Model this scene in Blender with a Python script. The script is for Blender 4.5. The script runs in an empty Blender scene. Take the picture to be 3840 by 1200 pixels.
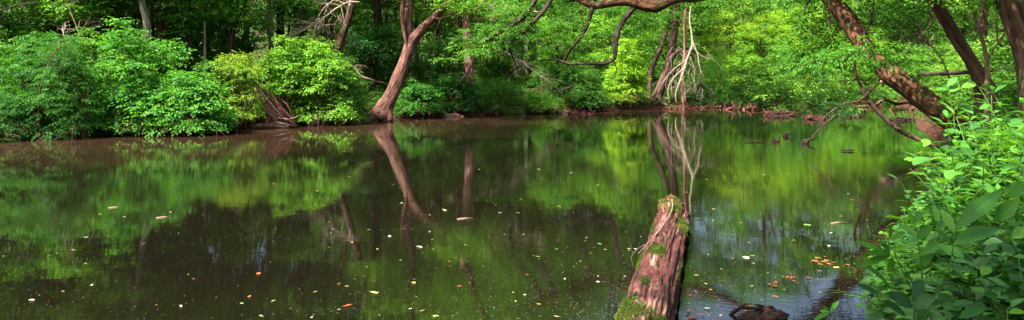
import bpy, math, random
import numpy as np
from mathutils import Vector, Matrix, noise

random.seed(11)
R = np.random.default_rng(11)
F = 2502.0; CAMZ = 1.8; S = 3840 / 2576.0
scn = bpy.context.scene
col = scn.collection

def W(x, y, Y):
    """point seen at (x, y) of the 2576 px wide picture, at true distance Y"""
    return Vector(((x * S - 1920) / F * Y, Y, CAMZ - (y * S - 300) / F * Y))

# ------------------------------------------------------------------ objects
def link(o, parent=None):
    col.objects.link(o)
    if parent is not None:
        o.parent = parent
    return o

def meta(o, label=None, cat=None, group=None, kind=None):
    if label: o['label'] = label
    if cat: o['category'] = cat
    if group: o['group'] = group
    if kind: o['kind'] = kind
    return o

def thing(name, label, cat, loc=(0, 0, 0), rz=0.0, group=None, sc=None):
    o = bpy.data.objects.new(name, None)
    o.empty_display_size = 0.2
    link(o)
    o.location = loc
    o.rotation_euler = (0, 0, rz)
    if sc is not None: o.scale = sc if hasattr(sc, '__len__') else (sc, sc, sc)
    return meta(o, label, cat, group)

class MB:
    """collects triangles and quads, builds one mesh"""
    def __init__(s):
        s.v = []; s.t = []; s.q = []; s.n = 0; s.a = {}
        s.sm = []
    def add(s, v, tris=None, quads=None, **attr):
        v = np.asarray(v, np.float32).reshape(-1, 3)
        s.v.append(v)
        if tris is not None and len(tris): s.t.append(np.asarray(tris, np.int64).reshape(-1, 3) + s.n)
        if quads is not None and len(quads): s.q.append(np.asarray(quads, np.int64).reshape(-1, 4) + s.n)
        s.sm.append(attr)
        for k in attr: s.a.setdefault(k, None)
        s.n += len(v)
    def data(s, name, mat, smooth=True, off=None):
        v = np.concatenate(s.v) if s.v else np.zeros((0, 3), np.float32)
        if off is not None: v = v - np.asarray(off, np.float32)
        t = np.concatenate(s.t) if s.t else np.zeros((0, 3), np.int64)
        q = np.concatenate(s.q) if s.q else np.zeros((0, 4), np.int64)
        me = bpy.data.meshes.new(name)
        me.vertices.add(len(v)); me.vertices.foreach_set('co', v.ravel())
        loops = np.concatenate([t.ravel(), q.ravel()]).astype(np.int32)
        me.loops.add(len(loops)); me.loops.foreach_set('vertex_index', loops)
        npoly = len(t) + len(q)
        me.polygons.add(npoly)
        starts = np.concatenate([np.arange(len(t)) * 3, len(t) * 3 + np.arange(len(q)) * 4]).astype(np.int32)
        me.polygons.foreach_set('loop_start', starts)
        me.polygons.foreach_set('use_smooth', np.full(npoly, smooth))
        for k in s.a:
            parts = []
            for vv, at in zip(s.v, s.sm):
                x = at.get(k)
                d = 3 if k in ('bk', 'luv') else 1
                if x is None: x = np.zeros((len(vv), d), np.float32)
                parts.append(np.asarray(x, np.float32).reshape(-1, d))
            arr = np.concatenate(parts)
            if k in ('bk', 'luv'):
                at = me.attributes.new(k, 'FLOAT_VECTOR', 'POINT'); at.data.foreach_set('vector', arr.ravel())
            else:
                at = me.attributes.new(k, 'FLOAT', 'POINT'); at.data.foreach_set('value', arr.ravel())
        me.update(calc_edges=True); me.validate()
        me.materials.append(mat)
        return me
    def build(s, name, mat, parent=None, smooth=True, off=None):
        return link(bpy.data.objects.new(name, s.data(name, mat, smooth, off)), parent)

# ------------------------------------------------------------------ materials
def newmat(name):
    m = bpy.data.materials.new(name); m.use_nodes = True
    nt = m.node_tree; nt.nodes.clear()
    out = nt.nodes.new('ShaderNodeOutputMaterial')
    return m, nt, out

def N(nt, typ, **kw):
    n = nt.nodes.new(typ)
    for k, v in kw.items():
        if k.startswith('i_'):
            key = k[2:].replace('_', ' ')
            n.inputs[key].default_value = v
        else: setattr(n, k, v)
    return n

def ramp(nt, fac, stops, interp='LINEAR'):
    r = nt.nodes.new('ShaderNodeValToRGB')
    r.color_ramp.interpolation = interp
    el = r.color_ramp.elements
    while len(el) < len(stops): el.new(0.5)
    for e, (p, c) in zip(el, stops):
        e.position = p; e.color = (c[0], c[1], c[2], 1)
    nt.links.new(fac, r.inputs['Fac'])
    return r.outputs['Color']

def leafmat(name, a, b, c=None, trans=0.34, rough=0.6, spec=0.18, veins=False):
    m, nt, out = newmat(name)
    L = nt.links.new
    at = N(nt, 'ShaderNodeAttribute', attribute_name='tint')
    oi = N(nt, 'ShaderNodeObjectInfo')
    ma = N(nt, 'ShaderNodeMath', operation='MULTIPLY_ADD'); ma.inputs[1].default_value = 0.6; ma.inputs[2].default_value = -0.34
    L(oi.outputs['Random'], ma.inputs[0])
    ad = N(nt, 'ShaderNodeMath', operation='ADD', use_clamp=True)
    L(at.outputs['Fac'], ad.inputs[0]); L(ma.outputs[0], ad.inputs[1])
    colr = ramp(nt, ad.outputs[0], [(0, a), (0.6, b), (1, c or b)])
    bump = None
    if veins:
        lu = N(nt, 'ShaderNodeAttribute', attribute_name='luv')
        sp = N(nt, 'ShaderNodeSeparateXYZ'); L(lu.outputs['Vector'], sp.inputs[0])
        ab = N(nt, 'ShaderNodeMath', operation='ABSOLUTE'); L(sp.outputs['X'], ab.inputs[0])
        # side veins: sin((v - |u|*k)*n)
        m1 = N(nt, 'ShaderNodeMath', operation='MULTIPLY_ADD'); m1.inputs[1].default_value = -0.35
        L(ab.outputs[0], m1.inputs[0]); L(sp.outputs['Y'], m1.inputs[2])
        m2 = N(nt, 'ShaderNodeMath', operation='MULTIPLY'); m2.inputs[1].default_value = 52; L(m1.outputs[0], m2.inputs[0])
        m3 = N(nt, 'ShaderNodeMath', operation='SINE'); L(m2.outputs[0], m3.inputs[0])
        vv = N(nt, 'ShaderNodeMapRange', clamp=True); L(m3.outputs[0], vv.inputs[0])
        vv.inputs[1].default_value = 0.75; vv.inputs[2].default_value = 1.0
        mid = N(nt, 'ShaderNodeMapRange', clamp=True); L(ab.outputs[0], mid.inputs[0])
        mid.inputs[1].default_value = 0.10; mid.inputs[2].default_value = 0.02
        mx = N(nt, 'ShaderNodeMath', operation='MAXIMUM'); L(vv.outputs[0], mx.inputs[0]); L(mid.outputs[0], mx.inputs[1])
        mc = N(nt, 'ShaderNodeMix', data_type='RGBA'); L(mx.outputs[0], mc.inputs['Factor']); L(colr, mc.inputs['A'])
        mc.inputs['B'].default_value = (b[0] * 1.7 + .01, b[1] * 1.45 + .01, b[2] * 1.6 + .01, 1)
        ms = N(nt, 'ShaderNodeMath', operation='MULTIPLY'); ms.inputs[1].default_value = 0.5; L(mx.outputs[0], ms.inputs[0]); L(ms.outputs[0], mc.inputs['Factor'])
        colr = mc.outputs['Result']
        bp = N(nt, 'ShaderNodeBump', i_Strength=0.5, i_Distance=0.004); L(mx.outputs[0], bp.inputs['Height'])
        bump = bp.outputs[0]
    p = N(nt, 'ShaderNodeBsdfPrincipled', i_Roughness=rough)
    p.inputs['Specular IOR Level'].default_value = spec
    L(colr, p.inputs['Base Color'])
    t = N(nt, 'ShaderNodeBsdfTranslucent')
    br = N(nt, 'ShaderNodeMix', data_type='RGBA', blend_type='MULTIPLY'); br.inputs['Factor'].default_value = 1
    L(colr, br.inputs['A']); br.inputs['B'].default_value = (2.1, 1.9, 0.7, 1)
    L(br.outputs['Result'], t.inputs['Color'])
    if bump: L(bump, p.inputs['Normal'])
    mix = N(nt, 'ShaderNodeMixShader'); mix.inputs[0].default_value = trans
    L(p.outputs[0], mix.inputs[1]); L(t.outputs[0], mix.inputs[2]); L(mix.outputs[0], out.inputs['Surface'])
    return m

def barkmat(name, dark, mid, light, scale=9.0, moss=0.0, mosscol=(0.05, 0.09, 0.015), bump=0.6, pale=0.0, palecol=(.4, .36, .3), dist=0.02):
    m, nt, out = newmat(name); L = nt.links.new
    at = N(nt, 'ShaderNodeAttribute', attribute_name='bk')
    n1 = N(nt, 'ShaderNodeTexNoise', i_Scale=scale, i_Detail=7, i_Roughness=0.65); L(at.outputs['Vector'], n1.inputs['Vector'])
    n1.inputs['Distortion'].default_value = 0.4
    tc = N(nt, 'ShaderNodeTexCoord')
    n2 = N(nt, 'ShaderNodeTexNoise', i_Scale=2.2, i_Detail=5, i_Roughness=0.6); L(tc.outputs['Object'], n2.inputs['Vector'])
    vo = N(nt, 'ShaderNodeTexVoronoi', feature='DISTANCE_TO_EDGE', i_Scale=scale * 1.1); L(at.outputs['Vector'], vo.inputs['Vector'])
    c = ramp(nt, n1.outputs['Fac'], [(0.38, dark), (0.5, mid), (0.64, light)])
    if pale > 0:
        f = N(nt, 'ShaderNodeMapRange', clamp=True); L(n2.outputs['Fac'], f.inputs[0])
        f.inputs[1].default_value = 0.64 - pale * .14; f.inputs[2].default_value = 0.70 - pale * .14
        mc = N(nt, 'ShaderNodeMix', data_type='RGBA'); L(f.outputs[0], mc.inputs['Factor']); L(c, mc.inputs['A']); mc.inputs['B'].default_value = (*palecol, 1)
        c = mc.outputs['Result']
    if moss > 0:
        n3 = N(nt, 'ShaderNodeTexNoise', i_Scale=3.1, i_Detail=6, i_Roughness=0.7)
        mp = N(nt, 'ShaderNodeVectorMath', operation='ADD'); mp.inputs[1].default_value = (7.3, 2.1, 4.4); L(tc.outputs['Object'], mp.inputs[0]); L(mp.outputs[0], n3.inputs['Vector'])
        f = N(nt, 'ShaderNodeMapRange', clamp=True); L(n3.outputs['Fac'], f.inputs[0])
        f.inputs[1].default_value = 0.62 - moss * .2; f.inputs[2].default_value = 0.72 - moss * .2
        mc = N(nt, 'ShaderNodeMix', data_type='RGBA'); L(f.outputs[0], mc.inputs['Factor']); L(c, mc.inputs['A']); mc.inputs['B'].default_value = (*mosscol, 1)
        c = mc.outputs['Result']
    p = N(nt, 'ShaderNodeBsdfPrincipled', i_Roughness=0.85); p.inputs['Specular IOR Level'].default_value = 0.2
    L(c, p.inputs['Base Color'])
    mh = N(nt, 'ShaderNodeMath', operation='MULTIPLY_ADD'); mh.inputs[1].default_value = 1.2; L(vo.outputs['Distance'], mh.inputs[0]); L(n1.outputs['Fac'], mh.inputs[2])
    bp = N(nt, 'ShaderNodeBump', i_Strength=1.0, i_Distance=dist * 2.5 * bump); L(mh.outputs[0], bp.inputs['Height']); L(bp.outputs[0], p.inputs['Normal'])
    L(p.outputs[0], out.inputs['Surface'])
    return m

def plainmat(name, c, rough=0.7, c2=None, scale=20, trans=0.0):
    m, nt, out = newmat(name); L = nt.links.new
    p = N(nt, 'ShaderNodeBsdfPrincipled', i_Roughness=rough); p.inputs['Specular IOR Level'].default_value = 0.25
    if c2:
        tc = N(nt, 'ShaderNodeTexCoord'); n = N(nt, 'ShaderNodeTexNoise', i_Scale=scale, i_Detail=5); L(tc.outputs['Object'], n.inputs['Vector'])
        L(ramp(nt, n.outputs['Fac'], [(0.38, c), (0.62, c2)]), p.inputs['Base Color'])
    else: p.inputs['Base Color'].default_value = (*c, 1)
    L(p.outputs[0], out.inputs['Surface'])
    return m

M = {}
M['leaf_left'] = leafmat('leaf_left', (.016, .075, .012), (.038, .155, .020), (.08, .235, .035))
M['leaf_broad'] = leafmat('leaf_broad', (.024, .11, .014), (.055, .205, .022), (.11, .30, .035))
M['leaf_yellow'] = leafmat('leaf_yellow', (.07, .16, .015), (.14, .26, .02), (.28, .36, .05))
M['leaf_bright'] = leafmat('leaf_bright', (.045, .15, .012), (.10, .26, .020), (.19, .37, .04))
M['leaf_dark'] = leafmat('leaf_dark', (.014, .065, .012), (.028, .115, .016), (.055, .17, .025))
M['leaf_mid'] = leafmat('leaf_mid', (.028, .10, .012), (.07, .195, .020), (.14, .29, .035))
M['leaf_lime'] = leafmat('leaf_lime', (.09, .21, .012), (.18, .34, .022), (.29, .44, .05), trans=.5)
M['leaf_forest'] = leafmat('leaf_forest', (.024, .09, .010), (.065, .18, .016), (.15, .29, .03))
M['leaf_near'] = leafmat('leaf_near', (.022, .10, .010), (.05, .19, .016), (.11, .29, .03), trans=.3, rough=.45, spec=.25, veins=True)
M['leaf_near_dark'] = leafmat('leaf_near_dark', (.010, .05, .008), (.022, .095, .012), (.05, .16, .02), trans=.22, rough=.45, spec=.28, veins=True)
M['leaf_near_lime'] = leafmat('leaf_near_lime', (.024, .105, .007), (.055, .185, .011), (.12, .28, .024), trans=.42, rough=.4, veins=True)
M['stem_green'] = plainmat('stem_green', (.06, .13, .02), .5)
M['stem_brown'] = plainmat('stem_brown', (.09, .05, .03), .8)
M['bark_hero'] = barkmat('bark_hero', (.035, .014, .010), (.10, .045, .032), (.19, .10, .075), 14, bump=1.0)
M['bark_dark'] = barkmat('bark_dark', (.010, .006, .005), (.030, .018, .014), (.065, .042, .034), 10, moss=.2)
M['bark_brown'] = barkmat('bark_brown', (.018, .009, .007), (.055, .028, .020), (.11, .06, .045), 10, moss=.1)
M['bark_pale'] = barkmat('bark_pale', (.08, .058, .046), (.18, .135, .105), (.30, .24, .19), 8)
M['bark_lean'] = barkmat('bark_lean', (.012, .007, .004), (.065, .026, .012), (.17, .08, .04), 10, moss=.55, mosscol=(.035, .04, .010), pale=.35, palecol=(.16, .075, .04), bump=.9)
M['bark_red'] = barkmat('bark_red', (.035, .013, .010), (.11, .048, .035), (.20, .11, .08), 9, bump=.8)
M['bark_pink'] = barkmat('bark_pink', (.10, .035, .028), (.27, .115, .09), (.42, .24, .20), 9, bump=.8)
M['clay'] = plainmat('clay', (.13, .055, .038), .9, (.30, .17, .125), 3)
M['wood_black'] = barkmat('wood_black', (.004, .003, .002), (.012, .006, .005), (.035, .017, .012), 14)
M['bark_spot'] = barkmat('bark_spot', (.02, .010, .007), (.065, .032, .022), (.13, .07, .05), 8, pale=.3, palecol=(.25, .19, .16), moss=.2)
M['twig_dead'] = plainmat('twig_dead', (.20, .14, .10), .8, (.12, .07, .05), 6)
M['twig_pale'] = plainmat('twig_pale', (.36, .27, .22), .8, (.22, .15, .11), 5)
M['twig_red'] = plainmat('twig_red', (.18, .07, .05), .85, (.09, .035, .025), 6)
M['wood_pale'] = barkmat('wood_pale', (.13, .07, .05), (.27, .17, .12), (.42, .30, .23), 9)
M['wood_red'] = barkmat('wood_red', (.022, .007, .005), (.07, .024, .017), (.16, .065, .045), 9)
M['wood_wet'] = barkmat('wood_wet', (.008, .005, .004), (.025, .012, .009), (.07, .035, .025), 9)

def groundmat():
    m, nt, out = newmat('ground'); L = nt.links.new
    tc = N(nt, 'ShaderNodeTexCoord')
    geo = N(nt, 'ShaderNodeNewGeometry')
    sp = N(nt, 'ShaderNodeSeparateXYZ'); L(geo.outputs['Position'], sp.inputs[0])
    n1 = N(nt, 'ShaderNodeTexNoise', i_Scale=0.9, i_Detail=8, i_Roughness=0.7); L(tc.outputs['Object'], n1.inputs['Vector'])
    n2 = N(nt, 'ShaderNodeTexNoise', i_Scale=14, i_Detail=6, i_Roughness=0.7); L(tc.outputs['Object'], n2.inputs['Vector'])
    clay = ramp(nt, n2.outputs['Fac'], [(0.3, (.018, .007, .004)), (0.5, (.06, .024, .014)), (0.72, (.16, .07, .048))])
    litter = ramp(nt, n2.outputs['Fac'], [(0.3, (.015, .009, .005)), (0.52, (.05, .03, .016)), (0.7, (.04, .08, .012))])
    grass = ramp(nt, n2.outputs['Fac'], [(0.3, (.02, .06, .01)), (0.6, (.05, .14, .02)), (0.75, (.09, .12, .04))])
    f = N(nt, 'ShaderNodeMapRange', clamp=True); L(n1.outputs['Fac'], f.inputs[0]); f.inputs[1].default_value = .46; f.inputs[2].default_value = .56
    mg = N(nt, 'ShaderNodeMix', data_type='RGBA'); L(f.outputs[0], mg.inputs['Factor']); L(litter, mg.inputs['A']); L(grass, mg.inputs['B'])
    zz = N(nt, 'ShaderNodeMath', operation='MULTIPLY_ADD'); zz.inputs[1].default_value = .9; L(n1.outputs['Fac'], zz.inputs[0]); L(sp.outputs['Z'], zz.inputs[2])
    f2 = N(nt, 'ShaderNodeMapRange', clamp=True); L(zz.outputs[0], f2.inputs[0]); f2.inputs[1].default_value = 1.0; f2.inputs[2].default_value = 1.25
    mg2 = N(nt, 'ShaderNodeMix', data_type='RGBA'); L(f2.outputs[0], mg2.inputs['Factor']); L(clay, mg2.inputs['A']); L(mg.outputs['Result'], mg2.inputs['B'])
    p = N(nt, 'ShaderNodeBsdfPrincipled', i_Roughness=0.9); p.inputs['Specular IOR Level'].default_value = .15
    L(mg2.outputs['Result'], p.inputs['Base Color'])
    bp = N(nt, 'ShaderNodeBump', i_Strength=.8, i_Distance=.06); L(n2.outputs['Fac'], bp.inputs['Height']); L(bp.outputs[0], p.inputs['Normal'])
    L(p.outputs[0], out.inputs['Surface'])
    return m
M['ground'] = groundmat()

def watermat():
    m, nt, out = newmat('river_water'); L = nt.links.new
    tc = N(nt, 'ShaderNodeTexCoord')
    mp = N(nt, 'ShaderNodeMapping'); mp.inputs['Scale'].default_value = (1, 1, 1); mp.inputs['Rotation'].default_value = (0, 0, .45); L(tc.outputs['Object'], mp.inputs['Vector'])
    mp.inputs['Scale'].default_value = (1.0, 2.2, 1)
    n1 = N(nt, 'ShaderNodeTexNoise', i_Scale=1.6, i_Detail=3, i_Roughness=.5); L(mp.outputs[0], n1.inputs['Vector'])
    n2 = N(nt, 'ShaderNodeTexNoise', i_Scale=14, i_Detail=2, i_Roughness=.5); L(mp.outputs[0], n2.inputs['Vector'])
    n3 = N(nt, 'ShaderNodeTexNoise', i_Scale=.22, i_Detail=3); L(tc.outputs['Object'], n3.inputs['Vector'])
    b1 = N(nt, 'ShaderNodeBump', i_Strength=1.0, i_Distance=.0010); L(n1.outputs['Fac'], b1.inputs['Height'])
    dm = N(nt, 'ShaderNodeMapRange', clamp=True); L(n3.outputs['Fac'], dm.inputs[0]); dm.inputs[1].default_value = .42; dm.inputs[2].default_value = .62; dm.inputs[3].default_value = .12; dm.inputs[4].default_value = .6
    b2 = N(nt, 'ShaderNodeBump', i_Distance=.0009); L(dm.outputs[0], b2.inputs['Strength']); L(n2.outputs['Fac'], b2.inputs['Height']); L(b1.outputs[0], b2.inputs['Normal'])
    p = N(nt, 'ShaderNodeBsdfPrincipled'); p.inputs['IOR'].default_value = 1.5
    rr = N(nt, 'ShaderNodeMapRange', clamp=True); L(n3.outputs['Fac'], rr.inputs[0]); rr.inputs[1].default_value = .4; rr.inputs[2].default_value = .6; rr.inputs[3].default_value = .0; rr.inputs[4].default_value = .006
    L(rr.outputs[0], p.inputs['Roughness'])
    c = ramp(nt, n3.outputs['Fac'], [(.35, (.0040, .0034, .0019)), (.65, (.0054, .0043, .0025))])
    sx = N(nt, 'ShaderNodeSeparateXYZ'); L(tc.outputs['Object'], sx.inputs[0])
    g1 = N(nt, 'ShaderNodeMath', operation='MULTIPLY_ADD'); g1.inputs[1].default_value = -1.1; L(sx.outputs['X'], g1.inputs[0]); L(sx.outputs['Y'], g1.inputs[2])
    nz = N(nt, 'ShaderNodeMath', operation='MULTIPLY_ADD'); nz.inputs[1].default_value = 14; L(n3.outputs['Fac'], nz.inputs[0]); L(g1.outputs[0], nz.inputs[2])
    brn = N(nt, 'ShaderNodeMapRange', clamp=True); L(nz.outputs[0], brn.inputs[0]); brn.inputs[1].default_value = 28; brn.inputs[2].default_value = 42  # base colour turns browner towards the far left
    sm_ = N(nt, 'ShaderNodeMix', data_type='RGBA'); L(brn.outputs[0], sm_.inputs['Factor']); L(c, sm_.inputs['A']); sm_.inputs['B'].default_value = (.038, .019, .012, 1); c = sm_.outputs['Result']
    L(c, p.inputs['Base Color']); L(b2.outputs[0], p.inputs['Normal'])
    L(p.outputs[0], out.inputs['Surface'])
    return m
M['water'] = watermat()

# ------------------------------------------------------------------ numeric helpers
def nrm(a):
    return a / np.maximum(np.linalg.norm(a, axis=-1, keepdims=True), 1e-9)

def add_leaves(mb, P, D, Nn, L, Wd, tint, fold=.18, droop=.12):
    """simple folded leaves, two triangles each"""
    D = nrm(D); Sd = nrm(np.cross(Nn, D)); N2 = np.cross(D, Sd)
    L = L[:, None]; Wd = Wd[:, None]; n = len(P)
    mid = P + D * L * .42
    v = np.stack([P, mid + Sd * Wd * .5 + N2 * Wd * fold, P + D * L - N2 * L * droop, mid - Sd * Wd * .5 + N2 * Wd * fold], 1)
    b = (np.arange(n) * 4)[:, None]
    t = np.concatenate([b + np.array([0, 1, 2]), b + np.array([0, 2, 3])])
    mb.add(v, tris=t, tint=np.repeat(tint, 4))

def add_fine_leaves(mb, P, D, Nn, L, Wd, tint, fold=.12, droop=.25, shape=(.36, .78, .95, .62)):
    """pointed oval leaves with a midrib, 5 cross sections"""
    D = nrm(D); Sd = nrm(np.cross(Nn, D)); N2 = np.cross(D, Sd); n = len(P)
    ts = np.array([0, .12, .32, .55, .78, 1.0]); ws = np.array([0, shape[0], shape[1], shape[2], shape[3], 0]) * .5
    rows = []; uv = []
    for t, w in zip(ts, ws):
        c = P + D * (L * t)[:, None] - N2 * (L * droop * t * t)[:, None]
        for sgn in (-1, 0, 1):
            rows.append(c + Sd * (Wd * w * sgn)[:, None] + N2 * (Wd * w * abs(sgn) * fold * 2)[:, None])
            uv.append(np.tile(np.array([sgn * 1.0, t, 0.0]), (n, 1)))
    v = np.stack(rows, 1); uvs = np.stack(uv, 1)
    q = []
    for i in range(5):
        for j in range(2):
            a = i * 3 + j; q.append([a, a + 1, a + 4, a + 3])
    q = np.array(q)
    b = (np.arange(n) * 18)[:, None, None]
    mb.add(v, quads=(b + q[None]).reshape(-1, 4), tint=np.repeat(tint, 18), luv=uvs.reshape(-1, 3))

def sprays(mb, O, D, Nn, slen, m, L, Wd, rng, fine=False, ang=55, tb=0.5, tv=.25, droop=.15, stemmb=None):
    """O,D,Nn: (n,3). m leaves on either side along each spray"""
    n = len(O)
    if n == 0: return
    D = nrm(D); Sd = nrm(np.cross(Nn, D)); N2 = np.cross(D, Sd)
    slen = np.broadcast_to(slen, (n,)) * rng.uniform(.7, 1.2, n)
    base_t = np.clip(tb + rng.normal(0, tv * .6, n), 0, 1)
    for k in range(m):
        t = (k + .4) / m
        side = 1 if k % 2 else -1
        if k == m - 1: side = 0
        a = math.radians(ang) * side * rng.uniform(.7, 1.2, n)
        P = O + D * (slen * t)[:, None] - N2 * (slen * droop * t * t)[:, None]
        d = D * np.cos(a)[:, None] + Sd * np.sin(a)[:, None] - N2 * rng.uniform(.0, .45, n)[:, None]
        nn = nrm(N2 + rng.normal(0, .28, (n, 3)))
        sz = rng.uniform(.7, 1.2, n) * (1 - .25 * abs(t - .5))
        tn = np.clip(base_t + rng.normal(0, tv * .5, n), 0, 1)
        (add_fine_leaves if fine else add_leaves)(mb, P, d, nn, L * sz, Wd * sz, tn)

def lobes_dome(w, d, h, r, n, rng, zlo=0.0, squash=.62, front=None):
    """lobe centres over a lumpy dome"""
    out = []
    for i in range(n):
        a = rng.uniform(0, 2 * math.pi); u = rng.uniform(-.15, 1)
        ph = math.asin(min(1, max(-.2, u)))
        k = rng.uniform(.55, 1.0) ** .6 * (1.12 if rng.random() < .2 else 1) * (1 + .22 * noise.noise(Vector((a * 1.3, ph * 2.5, n * .37))))
        x = math.cos(a) * math.cos(ph) * (w / 2 - r * .5) * k
        y = math.sin(a) * math.cos(ph) * (d / 2 - r * .5) * k
        z = zlo + max(.08, math.sin(ph) * (h - zlo - r * .3) * k + rng.uniform(-.1, .15) * h)
        rr = r * rng.uniform(.55, 1.25)
        out.append((x, y, z, rr, rr, rr * squash))
        if rng.random() < .13:      # a shoot reaching out of the outline
            m_ = rng.uniform(1.1, 1.28); out.append((x * m_, y * m_, z * m_ + .1, rr * .5, rr * .5, rr * .4))
    return np.array(out)

def lobes_crown(c, rad, r, n, rng, squash=.5):
    out = []
    for i in range(n):
        v = rng.normal(0, 1, 3); v /= np.linalg.norm(v); k = rng.uniform(.25, 1) ** .45
        p = np.array(c) + v * np.array(rad) * k
        rr = r * rng.uniform(.6, 1.3)
        out.append((p[0], p[1], p[2], rr, rr, rr * squash))
    return np.array(out)

def foliage(mb, lobes, nspray, slen, m, L, Wd, rng, ang=55, tb=.5, tv=.3, hang=.25):
    nl = len(lobes)
    idx = np.repeat(np.arange(nl), nspray)
    n = len(idx)
    a = rng.uniform(0, 2 * math.pi, n)
    u = rng.uniform(-.25, 1, n)
    cr = np.sqrt(np.maximum(0, 1 - u * u))
    sh = np.stack([np.cos(a) * cr, np.sin(a) * cr, u], 1)
    rr = lobes[idx, 3:6] * rng.uniform(.45, 1.0, n)[:, None]
    O = lobes[idx, :3] + sh * rr
    rad = np.stack([np.cos(a), np.sin(a), np.full(n, 0.0)], 1)
    D = rad + sh * .3 + rng.normal(0, .35, (n, 3)); D[:, 2] -= hang
    Nn = nrm(sh * .7 + np.array([0, 0, 1.0]) + rng.normal(0, .25, (n, 3)))
    lt = rng.normal(0, tv * .35, nl)[idx]
    sprays(mb, O, D, Nn, slen, m, L, Wd, rng, ang=ang, tb=np.clip(tb + lt, 0, 1), tv=tv)

def smooth_path(pts, radii, step):
    P = [np.array(p, float) for p in pts]
    P = [2 * P[0] - P[1]] + P + [2 * P[-1] - P[-2]]
    r = [radii[0]] + list(radii) + [radii[-1]]
    out = []; ro = []
    for i in range(1, len(P) - 2):
        seg = max(1, int(np.linalg.norm(P[i + 1] - P[i]) / step))
        for k in range(seg):
            t = k / seg
            p = .5 * ((2 * P[i]) + (-P[i - 1] + P[i + 1]) * t + (2 * P[i - 1] - 5 * P[i] + 4 * P[i + 1] - P[i + 2]) * t * t + (-P[i - 1] + 3 * P[i] - 3 * P[i + 1] + P[i + 2]) * t ** 3)
            out.append(p); ro.append(r[i] * (1 - t) + r[i + 1] * t)
    out.append(P[-2]); ro.append(r[-2])
    return np.array(out), np.array(ro)

def tube(mb, pts, radii, sides=8, step=.4, rough=.06, freq=2.0, cap=True, flute=0.0, seed=0.0):
    P, r = smooth_path(pts, radii, step)
    n = len(P)
    T = nrm(np.gradient(P, axis=0))
    ref = np.array([0, 0, 1.0]) if abs(T[0][2]) < .9 else np.array([1.0, 0, 0])
    U = np.zeros((n, 3)); u = nrm(np.cross(ref, T[0]))
    for i in range(n):
        u = u - T[i] * np.dot(u, T[i]); u = u / (np.linalg.norm(u) + 1e-9); U[i] = u
    V = np.cross(T, U)
    ln = np.concatenate([[0], np.cumsum(np.linalg.norm(np.diff(P, axis=0), axis=1))])
    a = np.arange(sides) * 2 * math.pi / sides
    rad = np.ones((n, sides))
    if rough > 0:
        for i in range(n):
            for j in range(sides):
                q = Vector((math.cos(a[j]) * 1.3 + seed, math.sin(a[j]) * 1.3 + seed * 1.7, ln[i] * freq * .5))
                rad[i, j] += noise.noise(q) * rough * 2.2
                if flute: rad[i, j] += flute * math.sin(a[j] * 3 + ln[i] * .5 + seed) 
    ca, sa = np.cos(a), np.sin(a)
    ring = P[:, None] + (U[:, None] * ca[None, :, None] + V[:, None] * sa[None, :, None]) * (r[:, None] * rad)[:, :, None]
    bk = np.stack([np.broadcast_to(ca * 1.0, (n, sides)) * np.maximum(r, .05)[:, None], np.broadcast_to(sa, (n, sides)) * np.maximum(r, .05)[:, None], np.broadcast_to((ln * .16)[:, None], (n, sides))], 2) + seed
    q = []
    for i in range(n - 1):
        for j in range(sides):
            k = (j + 1) % sides
            q.append([i * sides + j, i * sides + k, (i + 1) * sides + k, (i + 1) * sides + j])
    v = ring.reshape(-1, 3); b = bk.reshape(-1, 3); tris = []
    if cap:
        v = np.concatenate([v, P[:1], P[-1:]]); b = np.concatenate([b, b[:1], b[-1:]])
        c0 = n * sides; c1 = c0 + 1
        for j in range(sides):
            k = (j + 1) % sides
            tris.append([c0, k, j]); tris.append([c1, (n - 1) * sides + j, (n - 1) * sides + k])
    mb.add(v, tris=tris, quads=q, bk=b)
    return P, r

def twigs(mb, p, d, ln, r, depth, rng, wob=.35, kids=4, sides=4, spread=.8, grav=0.0, ends=None, shrink=.55):
    """recursive branchlets"""
    p = np.array(p, float); d = nrm(np.array(d, float))
    n = 4; pts = [p]
    for i in range(n):
        d = nrm(d + rng.normal(0, wob / 2, 3) + np.array([0, 0, grav]))
        pts.append(pts[-1] + d * ln / n)
    tube(mb, pts, [r * (1 - .7 * i / n) for i in range(n + 1)], sides=sides, step=ln / 5, rough=0, cap=False, seed=float(rng.uniform(0, 9)))
    if ends is not None: ends.append((pts[-1], d))
    if depth > 0:
        for k in range(kids):
            i = rng.integers(1, n + 1)
            dd = nrm(d + rng.normal(0, spread, 3))
            twigs(mb, pts[i], dd, ln * shrink * rng.uniform(.7, 1.2), r * .5, depth - 1, rng, wob, max(2, kids - 1), 3, spread, grav, ends, shrink)

# ------------------------------------------------------------------ terrain
FAR = np.array([(-90, -22), (-45, 5), (-28, 15), (-19, 19.0), (-15.7, 20.5), (-14.1, 21.7), (-12.2, 22.6), (-10.3, 25.3), (-8, 27.8), (-6.2, 29.6), (-4.2, 32.9), (-.3, 35.2),
                (2.7, 36.9), (7.9, 41), (14, 45), (20.3, 47), (27, 49.5), (40, 55), (62, 60), (150, 64)], float)
NEAR = np.array([(150, 54), (62, 52), (42, 48.5), (28, 42), (20, 33), (15.2, 25), (12.2, 18.5), (9.7, 14), (7.4, 11), (5.4, 8.6), (3.9, 6.8), (2.65, 5), (1.9, 3.6), (1.2, 2.6), (-1, 1.9), (-5, 1),
                 (-15, -4), (-40, -16), (-90, -50)], float)

def segdist(px, py, poly):
    d = np.full(px.shape, 1e9)
    for i in range(len(poly) - 1):
        a, b = poly[i], poly[i + 1]; ab = b - a
        t = np.clip(((px - a[0]) * ab[0] + (py - a[1]) * ab[1]) / (ab @ ab), 0, 1)
        d = np.minimum(d, np.hypot(px - a[0] - t * ab[0], py - a[1] - t * ab[1]))
    return d

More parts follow.
